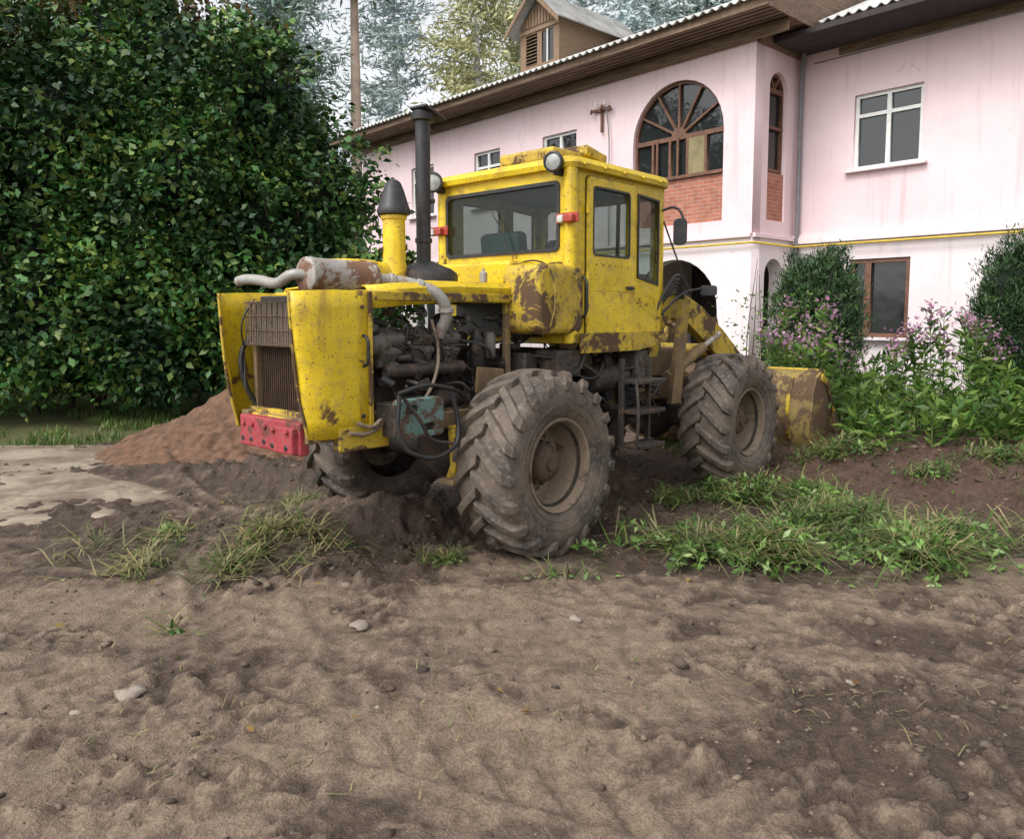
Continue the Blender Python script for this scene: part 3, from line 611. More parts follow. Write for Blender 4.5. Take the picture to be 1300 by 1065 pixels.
box('valve_block',(1.75,-.6,1.28),(.2,.2,.3),CAST,.02); box('tool_box',(.62,-.62,1.36),(.3,.25,.22),GRSE,.02)
for i in range(20):
    x_=r2.uniform(.3,1.8); z_=r2.uniform(1.0,1.45)
    tube('chassis_hose_%d'%i,[(x_,-.5,z_),(x_+.15,-.72,z_+r2.uniform(-.2,.1)),(x_+.35,-.7,z_+r2.uniform(-.25,.1)),(x_+.55,-.45,z_+r2.uniform(-.1,.1))],r2.uniform(.008,.018),r2.choice([BLK,GRSE]))
for i in range(18):
    box('chassis_part_%d'%i,(r2.uniform(.3,2.0),-r2.uniform(.35,.6),r2.uniform(.85,1.4)),(r2.uniform(.05,.25),r2.uniform(.05,.2),r2.uniform(.05,.2)),r2.choice([GRSE,CAST,BLK]),.015,(r2.uniform(-.2,.2),r2.uniform(-.3,.3),0))
PAR=None
# ------------------------------------------------------------ BUILDING
BD=empty('pink_stucco_house',(4.57,14.88,0),math.atan2(-.740,.673)); PAR=BD
def stucco(name,a,bcol,sc=.8):
    m,t,b=nt(name); v=coord(t); n=noise(t,v,sc,5,.7,.3); n2=noise(t,v,40,2,.6); n3=noise(t,v,2.5,6,.75,1)
    c=mixc(t,ramp(t,n,.35,.68),a,bcol); c=mixc(t,ramp(t,n3,.63,.69),c,(.55,.45,.40))
    st=t.nodes.new('ShaderNodeMapping'); st.inputs['Scale'].default_value=(6,.35,1); L(t,v,st.inputs[0]); n4=noise(t,st.outputs[0],1,4,.6)
    c=mixc(t,ramp(t,n4,.55,.85),c,tuple(x*.76 for x in bcol))
    L(t,c,b.inputs['Base Color']); b.inputs['Roughness'].default_value=.92; bump(t,b,n2,.25,.01); return m
PINK=stucco('pink_stucco',(.79,.635,.655),(.74,.56,.58)); WPK=stucco('whitewash',(.77,.70,.71),(.73,.63,.64))
def wood(name,a,b_,vert=False):
    m,t,b=nt(name); v=coord(t); mp=t.nodes.new('ShaderNodeMapping'); mp.inputs['Scale'].default_value=(1.2,14,14) if not vert else (14,14,1.2); L(t,v,mp.inputs[0])
    n=noise(t,mp.outputs[0],1.5,4,.6); L(t,mixc(t,ramp(t,n,.3,.7),a,b_),b.inputs['Base Color']); b.inputs['Roughness'].default_value=.8; bump(t,b,n,.4,.01); return m
WOOD=wood('weathered_boards',(.10,.062,.042),(.30,.205,.14)); WOODF=plain('window_wood',(.16,.075,.045),.6,.4,8); WHF=plain('white_frame',(.72,.72,.7),.5,.1,8)
def brickm():
    m,t,b=nt('red_brick'); v=coord(t); br=t.nodes.new('ShaderNodeTexBrick'); L(t,v,br.inputs[0])
    br.inputs['Color1'].default_value=(.40,.13,.08,1); br.inputs['Color2'].default_value=(.50,.18,.11,1); br.inputs['Mortar'].default_value=(.40,.27,.22,1)
    br.inputs['Scale'].default_value=1; br.inputs['Mortar Size'].default_value=.010; br.inputs['Brick Width'].default_value=.25; br.inputs['Row Height'].default_value=.075
    n=noise(t,v,6,3); L(t,mixc(t,1.,br.outputs[0],ramp(t,n,.3,.7,(.7,.7,.7),(1,1,1)),'MULTIPLY'),b.inputs['Base Color']); b.inputs['Roughness'].default_value=.9
    bump(t,b,br.outputs[1],-.4,.01); return m
BRK=brickm()
WING=glassm('window_glass',(.45,.48,.5),.35,.03)
def roofm(name,a,b_):
    m,t,b=nt(name); v=coord(t); n=noise(t,v,2,5,.7); c=mixc(t,ramp(t,n,.35,.65),a,b_); L(t,c,b.inputs['Base Color']); b.inputs['Roughness'].default_value=.7; return m
ROOFM=roofm('corrugated_sheet',(.36,.36,.34),(.60,.60,.58)); ROOFD=roofm('dormer_sheet',(.18,.175,.165),(.36,.35,.33)); DARK=plain('dark_interior',(.05,.04,.04),.9); FLAN=plain('curtain',(.5,.5,.48),.8,.3,5)
YPIPE=plain('gas_pipe_yellow',(.6,.42,.05),.5,.2); GPIPE=plain('downpipe_grey',(.2,.2,.21),.5,.2)
ZT=7.05; XL=-13.9; XR=9.
bigA=arch(-2.9,-.66,3.60,5.38); lowA=arch(-2.85,-.72,0.1,1.83)
wins=[(-5.69,-4.57),(-8.29,-7.25),(-11.2,-10.1)]
wl=[rect(a,4.6,b,6.03) for a,b in wins]+[rect(a,1.3,b,2.8) for a,b in wins]
plate('wall_left_wing_upper',rect(XL,3.25,0,ZT),[bigA]+wl[:3],.3,PINK,(0,.15,0))
plate('wall_left_wing_lower',rect(XL,-.3,0,3.25),[lowA]+wl[3:],.3,WPK,(0,.15,0))
plate('wall_bay_side_upper',rect(.301,3.25,1.66,ZT),[arch(.52,1.20,3.6,6.1)],.3,PINK,(-.15,0,0),math.pi/2)
plate('wall_bay_side_lower',rect(.301,-.3,1.66,3.25),[arch(.50,1.22,.1,2.5)],.3,WPK,(-.15,0,0),math.pi/2)
RW=(1.14,2.38)
plate('wall_right_wing_upper',rect(.0,3.25,XR,ZT-.1),[rect(RW[0],4.52,RW[1],5.92),rect(4.9,4.52,6.1,5.92)],.3,PINK,(0,1.81,0))
plate('wall_right_wing_lower',rect(.0,-.3,XR,3.25),[rect(1.16,1.32,2.28,2.82),rect(4.9,1.32,6.1,2.82)],.3,WPK,(0,1.81,0))
box('string_course',(4.5,1.60,3.24),(9.,.12,.13),WPK,.01); box('string_course_upper',(4.5,1.62,3.33),(9.,.08,.05),PINK,.01)
box('string_course_left',(-6.95,-.035,3.27),(13.9,.07,.08),PINK,.01); box('string_course_side',(.035,.8,3.27),(.07,1.55,.08),PINK,.01)
box('back_wall',(-2.5,9.,3.4),(22.8,.3,7.3),PINK,0); box('end_wall_left',(XL,4.5,3.4),(.3,8.4,7.3),PINK,0); box('end_wall_right',(XR,5.3,3.4),(.3,7.,7.3),PINK,0)
box('interior_partition',(-2,3.3,3.4),(21.5,.1,7.0),DARK,0); box('upper_floor',(-7,1.75,3.35),(13.4,2.9,.2),WPK,0)
box('ceiling',(-3,3.,6.95),(21,5.,.1),DARK,0); box('loggia_wall',(-3.6,1.75,3.4),(.12,2.9,7.),WPK,0)
plate('brick_parapet_front',rect(-2.899,3.605,-.661,4.53),[],.2,BRK,(0,.14,0)); plate('brick_parapet_side',rect(.521,3.605,1.199,4.53),[],.2,BRK,(-.14,0,0),math.pi/2)
box('parapet_sill',(-1.78,.06,4.555),(2.2,.16,.05),WOODF,.005)
def archwin(name,x0,x1,z0,zs,ncol,loc,rz,fan=5):
    c=(x0+x1)/2; r=(x1-x0)/2; h=[]; fr=.06
    w=(x1-x0-fr)/ncol
    for i in range(ncol): h.append(rect(x0+fr+i*w,z0+fr,x0+i*w+w,zs-.04))
    r0,r1=r*.16,r-fr; zb=zs+.03
    for i in range(fan):
        a0=math.pi*i/fan; a1=math.pi*(i+1)/fan; q=[]; g=.022
        for k in range(7): a=a0+(a1-a0)*(.5+(k/6-.5)*(1-2*g/(r1*(a1-a0)))); q.append((c+r1*math.cos(a),max(zb+.005,zb+(r1-.03)*math.sin(a))))
        for k in range(4): a=a1+(a0-a1)*(.5+(k/3-.5)*(1-min(.8,2*g/(r0*(a1-a0))))); q.append((c+r0*math.cos(a),max(zb+.005,zb+r0*math.sin(a))))
        h.append(q)
    plate(name,arch(x0,x1,z0,zs),h,.07,WOODF,loc,rz)
archwin('loggia_window_frame',-2.9,-.66,4.56,5.38,5,(0,.12,0),0,6)
archwin('loggia_side_window_frame',.52,1.20,4.56,6.1,1,(-.12,0,0),math.pi/2,3)
plate('loggia_window_glass',arch(-2.88,-.68,4.6,5.36),[],.006,WING,(0,.15,0)); plate('loggia_side_glass',arch(.54,1.18,4.6,6.08),[],.006,WING,(-.15,0,0),math.pi/2)
box('plywood_pane',(-1.34,.10,4.98),(.40,.02,.76),plain('plywood',(.24,.20,.10),.7,.3),0); box('casement_frame_a',(-1.78,.07,4.98),(.05,.04,.80),WOODF,.004); box('casement_frame_b',(-2.3,.07,4.98),(.05,.04,.80),WOODF,.004); box('side_mid_rail',(-.1,.86,5.4),(.06,.66,.06),WOODF,.004)
box('loggia_clutter_a',(-2.2,.8,4.9),(.5,.1,.6),plain('board_pale',(.4,.36,.3),.8),.01,(0,.3,.2)); box('loggia_clutter_b',(-1.9,.9,5.1),(.06,.06,1.2),WOODF,.01,(0,.5,.2))
def window(name,x0,x1,z0,z1,y,mat):
    g=.065; xm=(x0+x1)/2; zt=z0+(z1-z0)*.72
    h=[rect(x0+g,z0+g,xm-g*.6,zt-g*.5),rect(xm+g*.6,z0+g,x1-g,zt-g*.5),rect(x0+g,zt+g*.5,xm-g*.6,z1-g),rect(xm+g*.6,zt+g*.5,x1-g,z1-g)]
    plate(name+'_frame',rect(x0,z0,x1,z1),h,.07,mat,(0,y+.10,0)); plate(name+'_glass',rect(x0+.02,z0+.02,x1-.02,z1-.02),[],.006,WING,(0,y+.12,0))
    box(name+'_sill',((x0+x1)/2,y-.03,z0-.03),(x1-x0+.24,.18,.045),WPK,.006)
    box(name+'_room',((x0+x1)/2,y+.8,(z0+z1)/2),(x1-x0,.05,z1-z0),DARK,0)
for i,(a,b) in enumerate(wins): window('window_left_up_%d'%i,a,b,4.6,6.03,0,WHF); window('window_left_low_%d'%i,a,b,1.3,2.8,0,WHF)
window('window_right_up',RW[0],RW[1],4.52,5.92,1.66,WHF); window('window_right_up_b',4.9,6.1,4.52,5.92,1.66,WHF)
window('window_right_low_b',4.9,6.1,1.32,2.82,1.66,WOODF)
plate('window_right_low_frame',rect(1.16,1.32,2.28,2.82),[rect(1.24,1.40,1.44,2.74),rect(1.56,1.40,2.20,2.74)],.08,WOODF,(0,1.74,0)); plate('window_right_low_glass',rect(1.2,1.36,2.24,2.78),[],.006,WING,(0,1.78,0))
box('window_right_low_sill',(1.72,1.62,1.29),(1.36,.2,.05),WPK); plate('curtain_low',rect(1.5,1.34,2.26,2.8),[],.02,FLAN,(0,1.85,0)); plate('curtain_up',rect(1.95,4.55,2.35,5.9),[],.02,FLAN,(0,1.86,0)); plate('curtain_up_b',rect(1.17,4.55,1.40,5.9),[],.02,FLAN,(0,1.86,0))
for i in range(5): box('flower_pot_%d'%i,(1.35+i*.19,1.84,4.63+.03*(i%2)),(.08,.05,.16),BUCK if i%2 else TEAL,.02)
def eave(name,x0,x1,y0,z):
    box(name+'_soffit',((x0+x1)/2,y0+.42,z+.02),(x1-x0,.86,.03),WOOD,0)
    box(name+'_fascia',((x0+x1)/2,y0-.015,z+.09),(x1-x0,.03,.17),WOOD,.003)
    box(name+'_frieze',((x0+x1)/2,y0+.78,z-.11),(x1-x0-.1,.05,.23),WOOD,.003)
    for k in range(5): box(name+'_board_gap_%d'%k,((x0+x1)/2,y0+.12+k*.15,z-.001),(x1-x0,.012,.012),BLK,0)
eave('eave_left',XL-.5,.72,-.85,ZT+.02); eave('eave_right',.76,XR+.5,.86,ZT-.08)
box('eave_side_soffit',(.38,.75,ZT+.045),(.66,2.4,.03),WOOD,0); box('eave_side_fascia',(.735,1.9,ZT+.20),(.03,5.5,.42),WOOD,.003); box('eave_side_frieze',(.03,.83,ZT-.11),(.05,1.55,.23),WOOD,.003)
plate('gable_boards',[(-.85,ZT+.1),(4.2,ZT+.1),(4.2,ZT+1.95)],[],.03,WOOD,(.70,0,0),math.pi/2)
def corr(name,x0,x1,y0,y1,z0,pitch):
    nx=int((x1-x0)/.03); X=np.linspace(x0,x1,nx); k=np.linspace(0,1,9); XX,K=np.meshgrid(X,k)
    Y=y0+(y1-y0)*K; Z=z0+abs(y1-y0)*math.tan(pitch)*K+.032*np.sin(XX*2*math.pi/.19)
    i=np.arange(XX.size).reshape(XX.shape); F=np.stack([i[:-1,:-1],i[:-1,1:],i[1:,1:],i[1:,:-1]],-1).reshape(-1,4)
    o=fastmesh(name,np.stack([XX,Y,Z],-1).reshape(-1,3),F,ROOFM,smooth=True); s=o.modifiers.new('s','SOLIDIFY'); s.thickness=.02
corr('roof_left_front',XL-.6,.82,-1.0,4.2,ZT+.19,R(22.5)); corr('roof_left_back',XL-.6,.82,9.6,4.2,ZT+.19,R(21.7))
corr('roof_right_front',.84,XR+.6,.72,5.2,ZT+.09,R(24)); corr('roof_right_back',.84,XR+.6,9.6,5.2,ZT+.09,R(24.3))
def dormer():
    xc=-6.55;w=.70;yf=.75;dz=.16;zb=7.5+dz;zt=8.95+dz;zp=9.62+dz
    WD2=wood('dormer_boards',(.13,.08,.05),(.27,.18,.11),True)
    plate('dormer_front',[(xc-w,zb),(xc+w,zb),(xc+w,zt),(xc,zp),(xc-w,zt)],[rect(xc-.5,7.95+dz,xc-.08,8.72+dz),rect(xc+.08,7.95+dz,xc+.5,8.72+dz)],.06,WD2,(0,yf,0))
    for s in (-1,1): plate('dormer_cheek_%d'%s,[(yf+.03,zb),(yf+3,zb),(yf+3,zt),(yf+.03,zt)],[],.05,WD2,(xc+s*(w-.025),0,0),math.pi/2)
    for i in range(9): box('dormer_louvre_%d'%i,(xc-.29,yf,7.99+dz+i*.085),(.42,.07,.02),WD2,0,(.5,0,0))
    plate('dormer_glass',rect(xc+.08,7.95+dz,xc+.5,8.72+dz),[],.006,WING,(0,yf,0)); box('dormer_muntin',(xc+.29,yf-.03,8.33+dz),(.03,.03,.8),WHF,0); box('dormer_back',(xc,yf+.3,8.3+dz),(1.2,.05,1.4),DARK,0)
    box('dormer_trim_mid',(xc,yf-.05,8.80+dz),(1.4,.04,.08),WD2,0)
    for i in range(11): 
        xx=xc-.55+i*.11; hh=max(.05,.62*(1-abs(xx-xc)/.72)); box('gable_slat_%d'%i,(xx,yf-.045,8.9+dz+hh/2),(.09,.02,hh),WD2,.004)
    for s in (-1,1):
        v=[(xc,yf-.35,zp+.1),(xc+s*(w+.28),yf-.35,zt-.16),(xc+s*(w+.28),yf+3.2,zt-.16),(xc,yf+3.2,zp+.1)]
        mesh('dormer_roof_%d'%s,v,[(0,1,2,3)],ROOFD,solid=.03)
        v=[(xc,yf-.36,zp+.07),(xc+s*(w+.28),yf-.36,zt-.19),(xc+s*(w+.28),yf-.36,zt-.31),(xc,yf-.36,zp-.05)]
        mesh('dormer_barge_%d'%s,v,[(0,1,2,3)],WD2,solid=.03)
dormer()
tube('gas_pipe_front',[(XL,-.10,3.12),(-.0,-.10,3.12),(.1,-.10,3.12),(.10,1.5,3.12),(.2,1.50,3.12),(XR,1.50,3.12)],.022,YPIPE,smooth=False)
tube('downpipe',[(.16,1.50,6.95),(.10,1.56,6.6),(.10,1.56,.2)],.045,GPIPE,smooth=False)
tube('wall_cable',[(.3,1.64,6.7),(3,1.64,6.72),(9,1.64,6.7)],.012,GPIPE,smooth=False)
box('cable_bracket',(-3.75,-.06,6.3),(.5,.05,.06),WOODF); box('cable_bracket_v',(-3.75,-.06,6.1),(.05,.05,.6),WOODF)
tube('bracket_cable',[(-3.6,-.08,6.3),(-3.5,-.1,5.6),(-3.52,-.08,4.6),(-3.5,-.08,3.3)],.014,GPIPE)
for i in range(5):
    p=(-4.0+i*.13,-.13,6.22+(i%2)*.14); cyl('insulator_%d'%i,p,(p[0],p[1],p[2]+.1),.03,WHF if i%2 else WOODF,seg=10)
PAR=None
# ------------------------------------------------------------ VEGETATION
BARK=plain('bark',(.055,.042,.032),.95,.4,10); 
LILAC=leafm('lilac_leaves',[(.014,.05,.018),(.03,.10,.026),(.045,.135,.032),(.03,.09,.026),(.08,.17,.035),(.17,.22,.05),(.03,.08,.026)],0,.8,.5,(.24,.36,.38),(1.3,1.28,1.0))
CORE=plain('dark_core',(.006,.014,.006),1,.5,3)  # near-black solid added inside shrubs to block light and darken leaf gaps
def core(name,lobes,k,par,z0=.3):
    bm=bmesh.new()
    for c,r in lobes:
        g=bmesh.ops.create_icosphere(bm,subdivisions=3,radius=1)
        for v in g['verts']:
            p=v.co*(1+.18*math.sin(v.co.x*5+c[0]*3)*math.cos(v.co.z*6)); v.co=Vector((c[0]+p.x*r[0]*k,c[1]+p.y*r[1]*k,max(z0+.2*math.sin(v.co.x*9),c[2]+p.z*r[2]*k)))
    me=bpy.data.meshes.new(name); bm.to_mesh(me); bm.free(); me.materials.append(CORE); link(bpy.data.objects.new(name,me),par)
def bush(name,lobes,ncl,per,sig,size,mat,stems,aspect=.62,zmin=.3,k=.66,droop=-.5,shell=(.72,1.08),corez=.5,lump=.14,sprays=0):
    e=empty(name,(0,0,0)); P,D=clusters(lobes,ncl,per,sig,zmin,shell,lump)
    if sprays:
        QP=[];QD=[]
        for _ in range(sprays):
            c,r=lobes[rng.integers(len(lobes))]; d=unit(rng.normal(size=(1,3)))[0]; d[2]=abs(d[2])*.9 if rng.random()<.75 else d[2]; p0=np.array(c)+d*np.array(r)*.95
            if p0[2]<1: continue
            dr=unit((d+np.array([0,0,.6])+rng.normal(0,.35,3))[None])[0]; ln=rng.uniform(.4,1.15); m=28; tt=rng.random((m,1)); q=p0+dr*tt*ln+rng.normal(size=(m,3))*.05; q[:,2]-=(tt[:,0]**2)*ln*.25
            QP.append(q); QD.append(np.repeat(d[None],m,0))
            tube('shoot_%d'%len(QP),[tuple(p0-dr*.4),tuple(p0+dr*ln*.5),tuple(p0+dr*ln+np.array([0,0,-ln*.25]))],.012,BARK,par=e,radii=[1,.7,.3])
        P=np.concatenate([P]+QP); D=np.concatenate([D]+QD)
    V,F=leaves(P,size,aspect,droop,D*.6)
    fastmesh('foliage',V,F,mat,par=e)
    if k: core('dark_core',lobes,k,e,corez)
    for i,(p0,p1,r) in enumerate(stems):
        mid=[(a+b)/2+random.uniform(-.08,.08) for a,b in zip(p0,p1)]; tube('stem_%d'%i,[p0,mid,p1],r,BARK,par=e,radii=[1.2,.8,.4])
    return e
A=[((-4.2,14.,2.9),(1.6,1.5,2.0)),((-5.2,14.3,4.9),(1.55,1.5,1.8)),((-6.3,13.2,2.2),(1.8,1.2,1.8)),((-3.55,13.7,1.7),(1.1,1.0,1.3)),((-3.5,13.8,3.9),(.85,.8,.9)),((-5.6,13.0,4.0),(1.0,.8,1.1)),((-4.9,13.0,1.7),(1.1,.8,1.3)),((-6.1,12.6,1.1),(1.1,.7,.8)),((-4.4,13.3,5.6),(.7,.6,.7))]
B=[((-8.2,13.7,3.6),(2.0,1.5,2.7)),((-10.8,13.2,3.4),(2.2,1.7,3.4)),((-7.4,15,6.4),(1.7,1.5,1.9)),((-8.7,12.5,1.6),(1.7,1.0,1.4)),((-7.3,12.8,4.9),(1.1,.8,1.1)),((-9.5,12.1,3.8),(1.1,.7,1.2)),((-7.5,12.4,1.9),(1.1,.8,1.6)),((-8.6,12.6,6.1),(.9,.7,.9))]
def stm(cx,cy,n):
    o=[]
    for _ in range(n):
        x_=cx+random.uniform(-2,2); y_=cy+random.uniform(-.3,.9); o.append(((x_,y_,-.05),(x_+random.uniform(-.5,.5),y_+random.uniform(-.2,.5),random.uniform(2,3.5)),random.uniform(.025,.05)))
    return o
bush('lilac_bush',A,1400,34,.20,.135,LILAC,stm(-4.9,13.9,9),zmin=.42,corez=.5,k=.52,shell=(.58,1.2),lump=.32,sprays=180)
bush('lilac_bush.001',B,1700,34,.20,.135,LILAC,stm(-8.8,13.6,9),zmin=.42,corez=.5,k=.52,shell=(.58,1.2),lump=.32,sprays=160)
AUT=leafm('autumn_leaves',[(.05,.06,.02),(.16,.07,.025),(.05,.09,.02),(.24,.11,.03)],.3)
bush('maple_tree',[((-9.,14.6,6.5),(2.2,1.6,1.2)),((-12.5,16,6),(2.5,2.5,2.)),((-7.8,17,8),(2.3,2,1.4))],520,24,.25,.15,AUT,[((-10,17.5,0),(-10,17,6),.18),((-10,17.2,4),(-8,17.,8.),.08),((-10,17.2,4),(-9,14.8,6.8),.08),((-10,17.2,4),(-12,16.4,6.5),.08)],k=0,shell=(.3,1.1))
JUN=leafm('juniper_needles',[(.03,.07,.03),(.045,.10,.035),(.09,.15,.05)],0,2.2)
j1=(5.10,12.9); j2=(7.75,11.3)
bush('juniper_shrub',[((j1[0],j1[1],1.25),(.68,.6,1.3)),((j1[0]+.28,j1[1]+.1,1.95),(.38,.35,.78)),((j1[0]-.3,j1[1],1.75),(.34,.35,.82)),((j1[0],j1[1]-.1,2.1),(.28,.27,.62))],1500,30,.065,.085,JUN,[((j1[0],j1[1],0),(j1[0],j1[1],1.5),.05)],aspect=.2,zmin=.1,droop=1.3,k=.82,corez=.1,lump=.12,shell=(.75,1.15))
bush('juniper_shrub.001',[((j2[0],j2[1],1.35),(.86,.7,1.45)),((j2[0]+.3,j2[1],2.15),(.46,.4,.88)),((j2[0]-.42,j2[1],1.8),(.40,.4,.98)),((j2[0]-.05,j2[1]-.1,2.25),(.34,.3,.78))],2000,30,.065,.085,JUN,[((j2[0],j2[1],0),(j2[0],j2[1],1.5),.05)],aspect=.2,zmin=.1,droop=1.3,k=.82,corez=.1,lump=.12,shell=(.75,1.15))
PER=leafm('perennial_leaves',[(.05,.12,.025),(.09,.19,.03),(.16,.27,.05),(.25,.32,.08)],.3,1.6)
PINKF=leafm('pink_petals',[(.50,.22,.40),(.58,.36,.50),(.42,.18,.36)],.3)
def blades(P,Lg,wd,lay=.0,up=None):
    n=len(P); Lg=Lg*rng.uniform(.5,1.4,n); an=rng.uniform(0,6.283,n); tilt=rng.uniform(.1,.7,n)*(1-lay)+lay*rng.uniform(.9,1.55,n)
    d=np.stack([np.cos(an)*np.sin(tilt),np.sin(an)*np.sin(tilt),np.cos(tilt)],-1); s=np.stack([-np.sin(an),np.cos(an),np.zeros(n)],-1)
    m=P+d*Lg[:,None]*.55; tip=P+d*Lg[:,None]; tip[:,2]-=Lg*(.12+.1*lay); sw=rng.normal(0,.12,(n,1))*Lg[:,None]; tip=tip+s*sw
    w=wd*rng.uniform(.5,1.5,n)[:,None]
    V=np.stack([P-s*w*.5,P+s*w*.5,m+s*w*.5,m-s*w*.5,tip+s*w*.08,tip-s*w*.08],1).reshape(-1,3)
    b=np.arange(n)[:,None]*6; F=np.concatenate([b+np.array([0,1,2,3]),b+np.array([3,2,4,5])]); return V,F
GST=plain('green_stem',(.10,.14,.05))
def bed():
    e=empty('perennial_flowers'); n=310; x=rng.uniform(3.6,8.4,n); y=rng.uniform(8.2,11.2,n)
    cl=fbm(x*1.1+60,y*1.1,2); hgt=(.25+1.2*ss(8.1,9.8,y)*np.clip((cl-.2)*1.9,.25,1.25)*rng.uniform(.75,1.15,n)); h0=height(x,y)
    P=[];Dd=[]; FP=[];SV=[]
    for i in range(n):
        lean=rng.normal(0,.17,2)
        m=int(14+22*hgt[i]); t=rng.random(m)**.7
        q=np.stack([x[i]+lean[0]*t**1.5+rng.normal(0,.02,m),y[i]+lean[1]*t**1.5+rng.normal(0,.02,m),h0[i]+hgt[i]*t],-1)
        an=rng.uniform(0,6.28,m); Dd.append(np.stack([np.cos(an),np.sin(an),np.full(m,.7)],-1)); P.append(q)
        SV.append([(x[i],y[i],h0[i]),(x[i]+lean[0]*.4,y[i]+lean[1]*.4,h0[i]+hgt[i]*.5),(x[i]+lean[0],y[i]+lean[1],h0[i]+hgt[i]*1.05)])
        if hgt[i]>.85 and rng.random()<.75:
            FP.append(np.array([[x[i]+lean[0],y[i]+lean[1],h0[i]+hgt[i]*1.05]])+rng.normal(0,.07,(26,3)))
    P=np.concatenate(P);Dd=np.concatenate(Dd); V,F=leaves(P,.15,.30,-.05,Dd*1.8,.5); fastmesh('foliage',V,F,PER,par=e)
    V,F=leaves(np.concatenate(FP),.055,.8,.2); fastmesh('petals',V,F,PINKF,par=e)
    sv=[];sf=[]
    for pts in SV:
        for dx,dy in ((.006,0),(-.003,.005),(-.003,-.005)):
            for p in pts: sv.append((p[0]+dx,p[1]+dy,p[2]))
        b=len(sv)-9
        for a_,c_ in ((0,3),(3,6),(6,0)):
            for k in (0,1): sf.append((b+a_+k,b+c_+k,b+c_+k+1,b+a_+k+1))
    mesh('stems',sv,sf,GST,par=e)
bed()
GRS=leafm('grass_blades',[(.06,.13,.025),(.10,.19,.035),(.17,.24,.06),(.28,.27,.12)],.3,2)
CUT=leafm('cut_weed_leaves',[(.08,.16,.035),(.13,.24,.055),(.20,.33,.09),(.34,.42,.22)],.3,2.5,.5,(.5,.6,.5),(1.2,1.2,1.1))
STRAW=leafm('dry_straw',[(.34,.28,.15),(.24,.19,.10),(.16,.17,.07)],0,2)
def weedpile(name,spots,nb,nl,gate=.0,blen=.26,straw=.22,lay=.85,sprigs=0,elv=.8,ls=.08):
    e=empty(name); BP=[];LP=[]
    for (cx,cy,rx,ry,h,wt) in spots:
        for lst,k in ((BP,nb),(LP,nl)):
            m=int(k*wt); a=rng.normal(size=(m,2))*.5; x=cx+a[:,0]*rx; y=cy+a[:,1]*ry
            g=fbm(x*3.1+11,y*3.1,3); kk=g>gate+rng.normal(0,.04,m); x,y,a,g=x[kk],y[kk],a[kk],g[kk]
            z=height(x,y)+h*np.exp(-(a**2).sum(1))*rng.random(len(x))*np.clip((g-.25)*3,.2,1.8)+.01; lst.append(np.stack([x,y,z],-1))
    BPc=np.concatenate(BP); V,F=blades(BPc,blen,.009,lay); fastmesh('stalks',V,F,[GRS,STRAW],par=e,midx=(rng.random(len(F))<straw))
    LPc=np.concatenate(LP)
    if sprigs:
        k=rng.integers(0,len(LPc),sprigs); an=rng.uniform(0,6.28,sprigs); el=rng.uniform(-.1,elv,sprigs); ln=rng.uniform(.25,.65,sprigs)
        d=np.stack([np.cos(an)*np.cos(el),np.sin(an)*np.cos(el),np.sin(el)],-1); m=24; t=rng.random((sprigs,m,1))
        Q=LPc[k][:,None,:]+d[:,None,:]*t*ln[:,None,None]; Q[:,:,2]-=(t[:,:,0]**2)*ln[:,None]*.35; Q[:,:,2]+=.04
        for j in range(sprigs):
            a_=LPc[k[j]]; tube('sprig_%d'%j,[tuple(a_+[0,0,.03]),tuple(a_+d[j]*ln[j]*.5+[0,0,.04-ln[j]*.09]),tuple(a_+d[j]*ln[j]+[0,0,.04-ln[j]*.35])],.0045,GST,par=e)
        LPc=np.concatenate([LPc,Q.reshape(-1,3)])
    V,F=leaves(LPc,ls,.40,.1,None,1.0); fastmesh('foliage',V,F,CUT,par=e)
weedpile('cut_weed_pile',[(1.95,5.5,.85,.30,.14,1.2),(2.7,5.3,.55,.34,.16,1.0),(2.75,6.2,.45,.4,.14,.7),(2.5,7.2,.5,.35,.18,.8),(1.3,5.5,.5,.2,.04,.35),(3.4,5.8,.6,.35,.08,.5),(2.2,6.0,.5,.3,.1,.4)],1200,560,.52,.40,.42,.92,170,.4,.075)
weedpile('grass_clump',[(-2.25,5.25,.7,.28,.04,1),(-1.8,5.7,.5,.2,.04,.4),(-1.9,6.9,.5,.2,.05,.2),(-2.7,5.7,.6,.3,.03,.4)],1300,60,.51,.28,.7,.98,2,.2,.05)
weedpile('weed_tuft',[(-.45,5.3,.2,.10,.04,.08),(1.55,7.1,.22,.2,.12,.24),(.35,4.95,.35,.1,.01,.04),(4.0,7.3,.25,.2,.1,.2),(4.6,6.3,.25,.2,.08,.2),(-1.9,4.15,.05,.04,.02,.02),(4.9,7.6,.4,.3,.1,.4),(3.5,8.2,.5,.3,.15,.5),(2.0,7.4,.1,.1,.08,.1),(5.2,6.8,.5,.4,.1,.3)],900,420,.0,.2,.35,.75,8,.6,.06)
n=30000; x=rng.uniform(-14,-1.5,n); y=rng.uniform(9.8,16,n); k=masks(x,y)[0]>rng.random(n)*.9; x,y=x[k],y[k]; k=fbm(x,y,3)>.36; x,y=x[k],y[k]
V1,F1=blades(np.stack([x,y,height(x,y)],-1),.13,.012)
n=12000; x=rng.uniform(2.,12,n); y=rng.uniform(9.5,16,n); V2,F2=blades(np.stack([x,y,height(x,y)],-1),.2,.015)
fastmesh('lawn_grass',np.concatenate([V1,V2]),np.concatenate([F1,F2+len(V1)]),GRS)
n=3200; x=rng.uniform(-4.5,4.5,n); y=rng.uniform(2.6,8,n); k=fbm(x*1.5,y*1.5,3)>.48; x,y=x[k],y[k]; V,F=blades(np.stack([x,y,height(x,y)+.012],-1),.09,.004,1.05); fastmesh('straw_litter',V,F,STRAW)
FL=leafm('fallen_leaves_m',[(.25,.12,.04),(.35,.22,.06),(.15,.07,.03),(.12,.2,.04)],0,2)
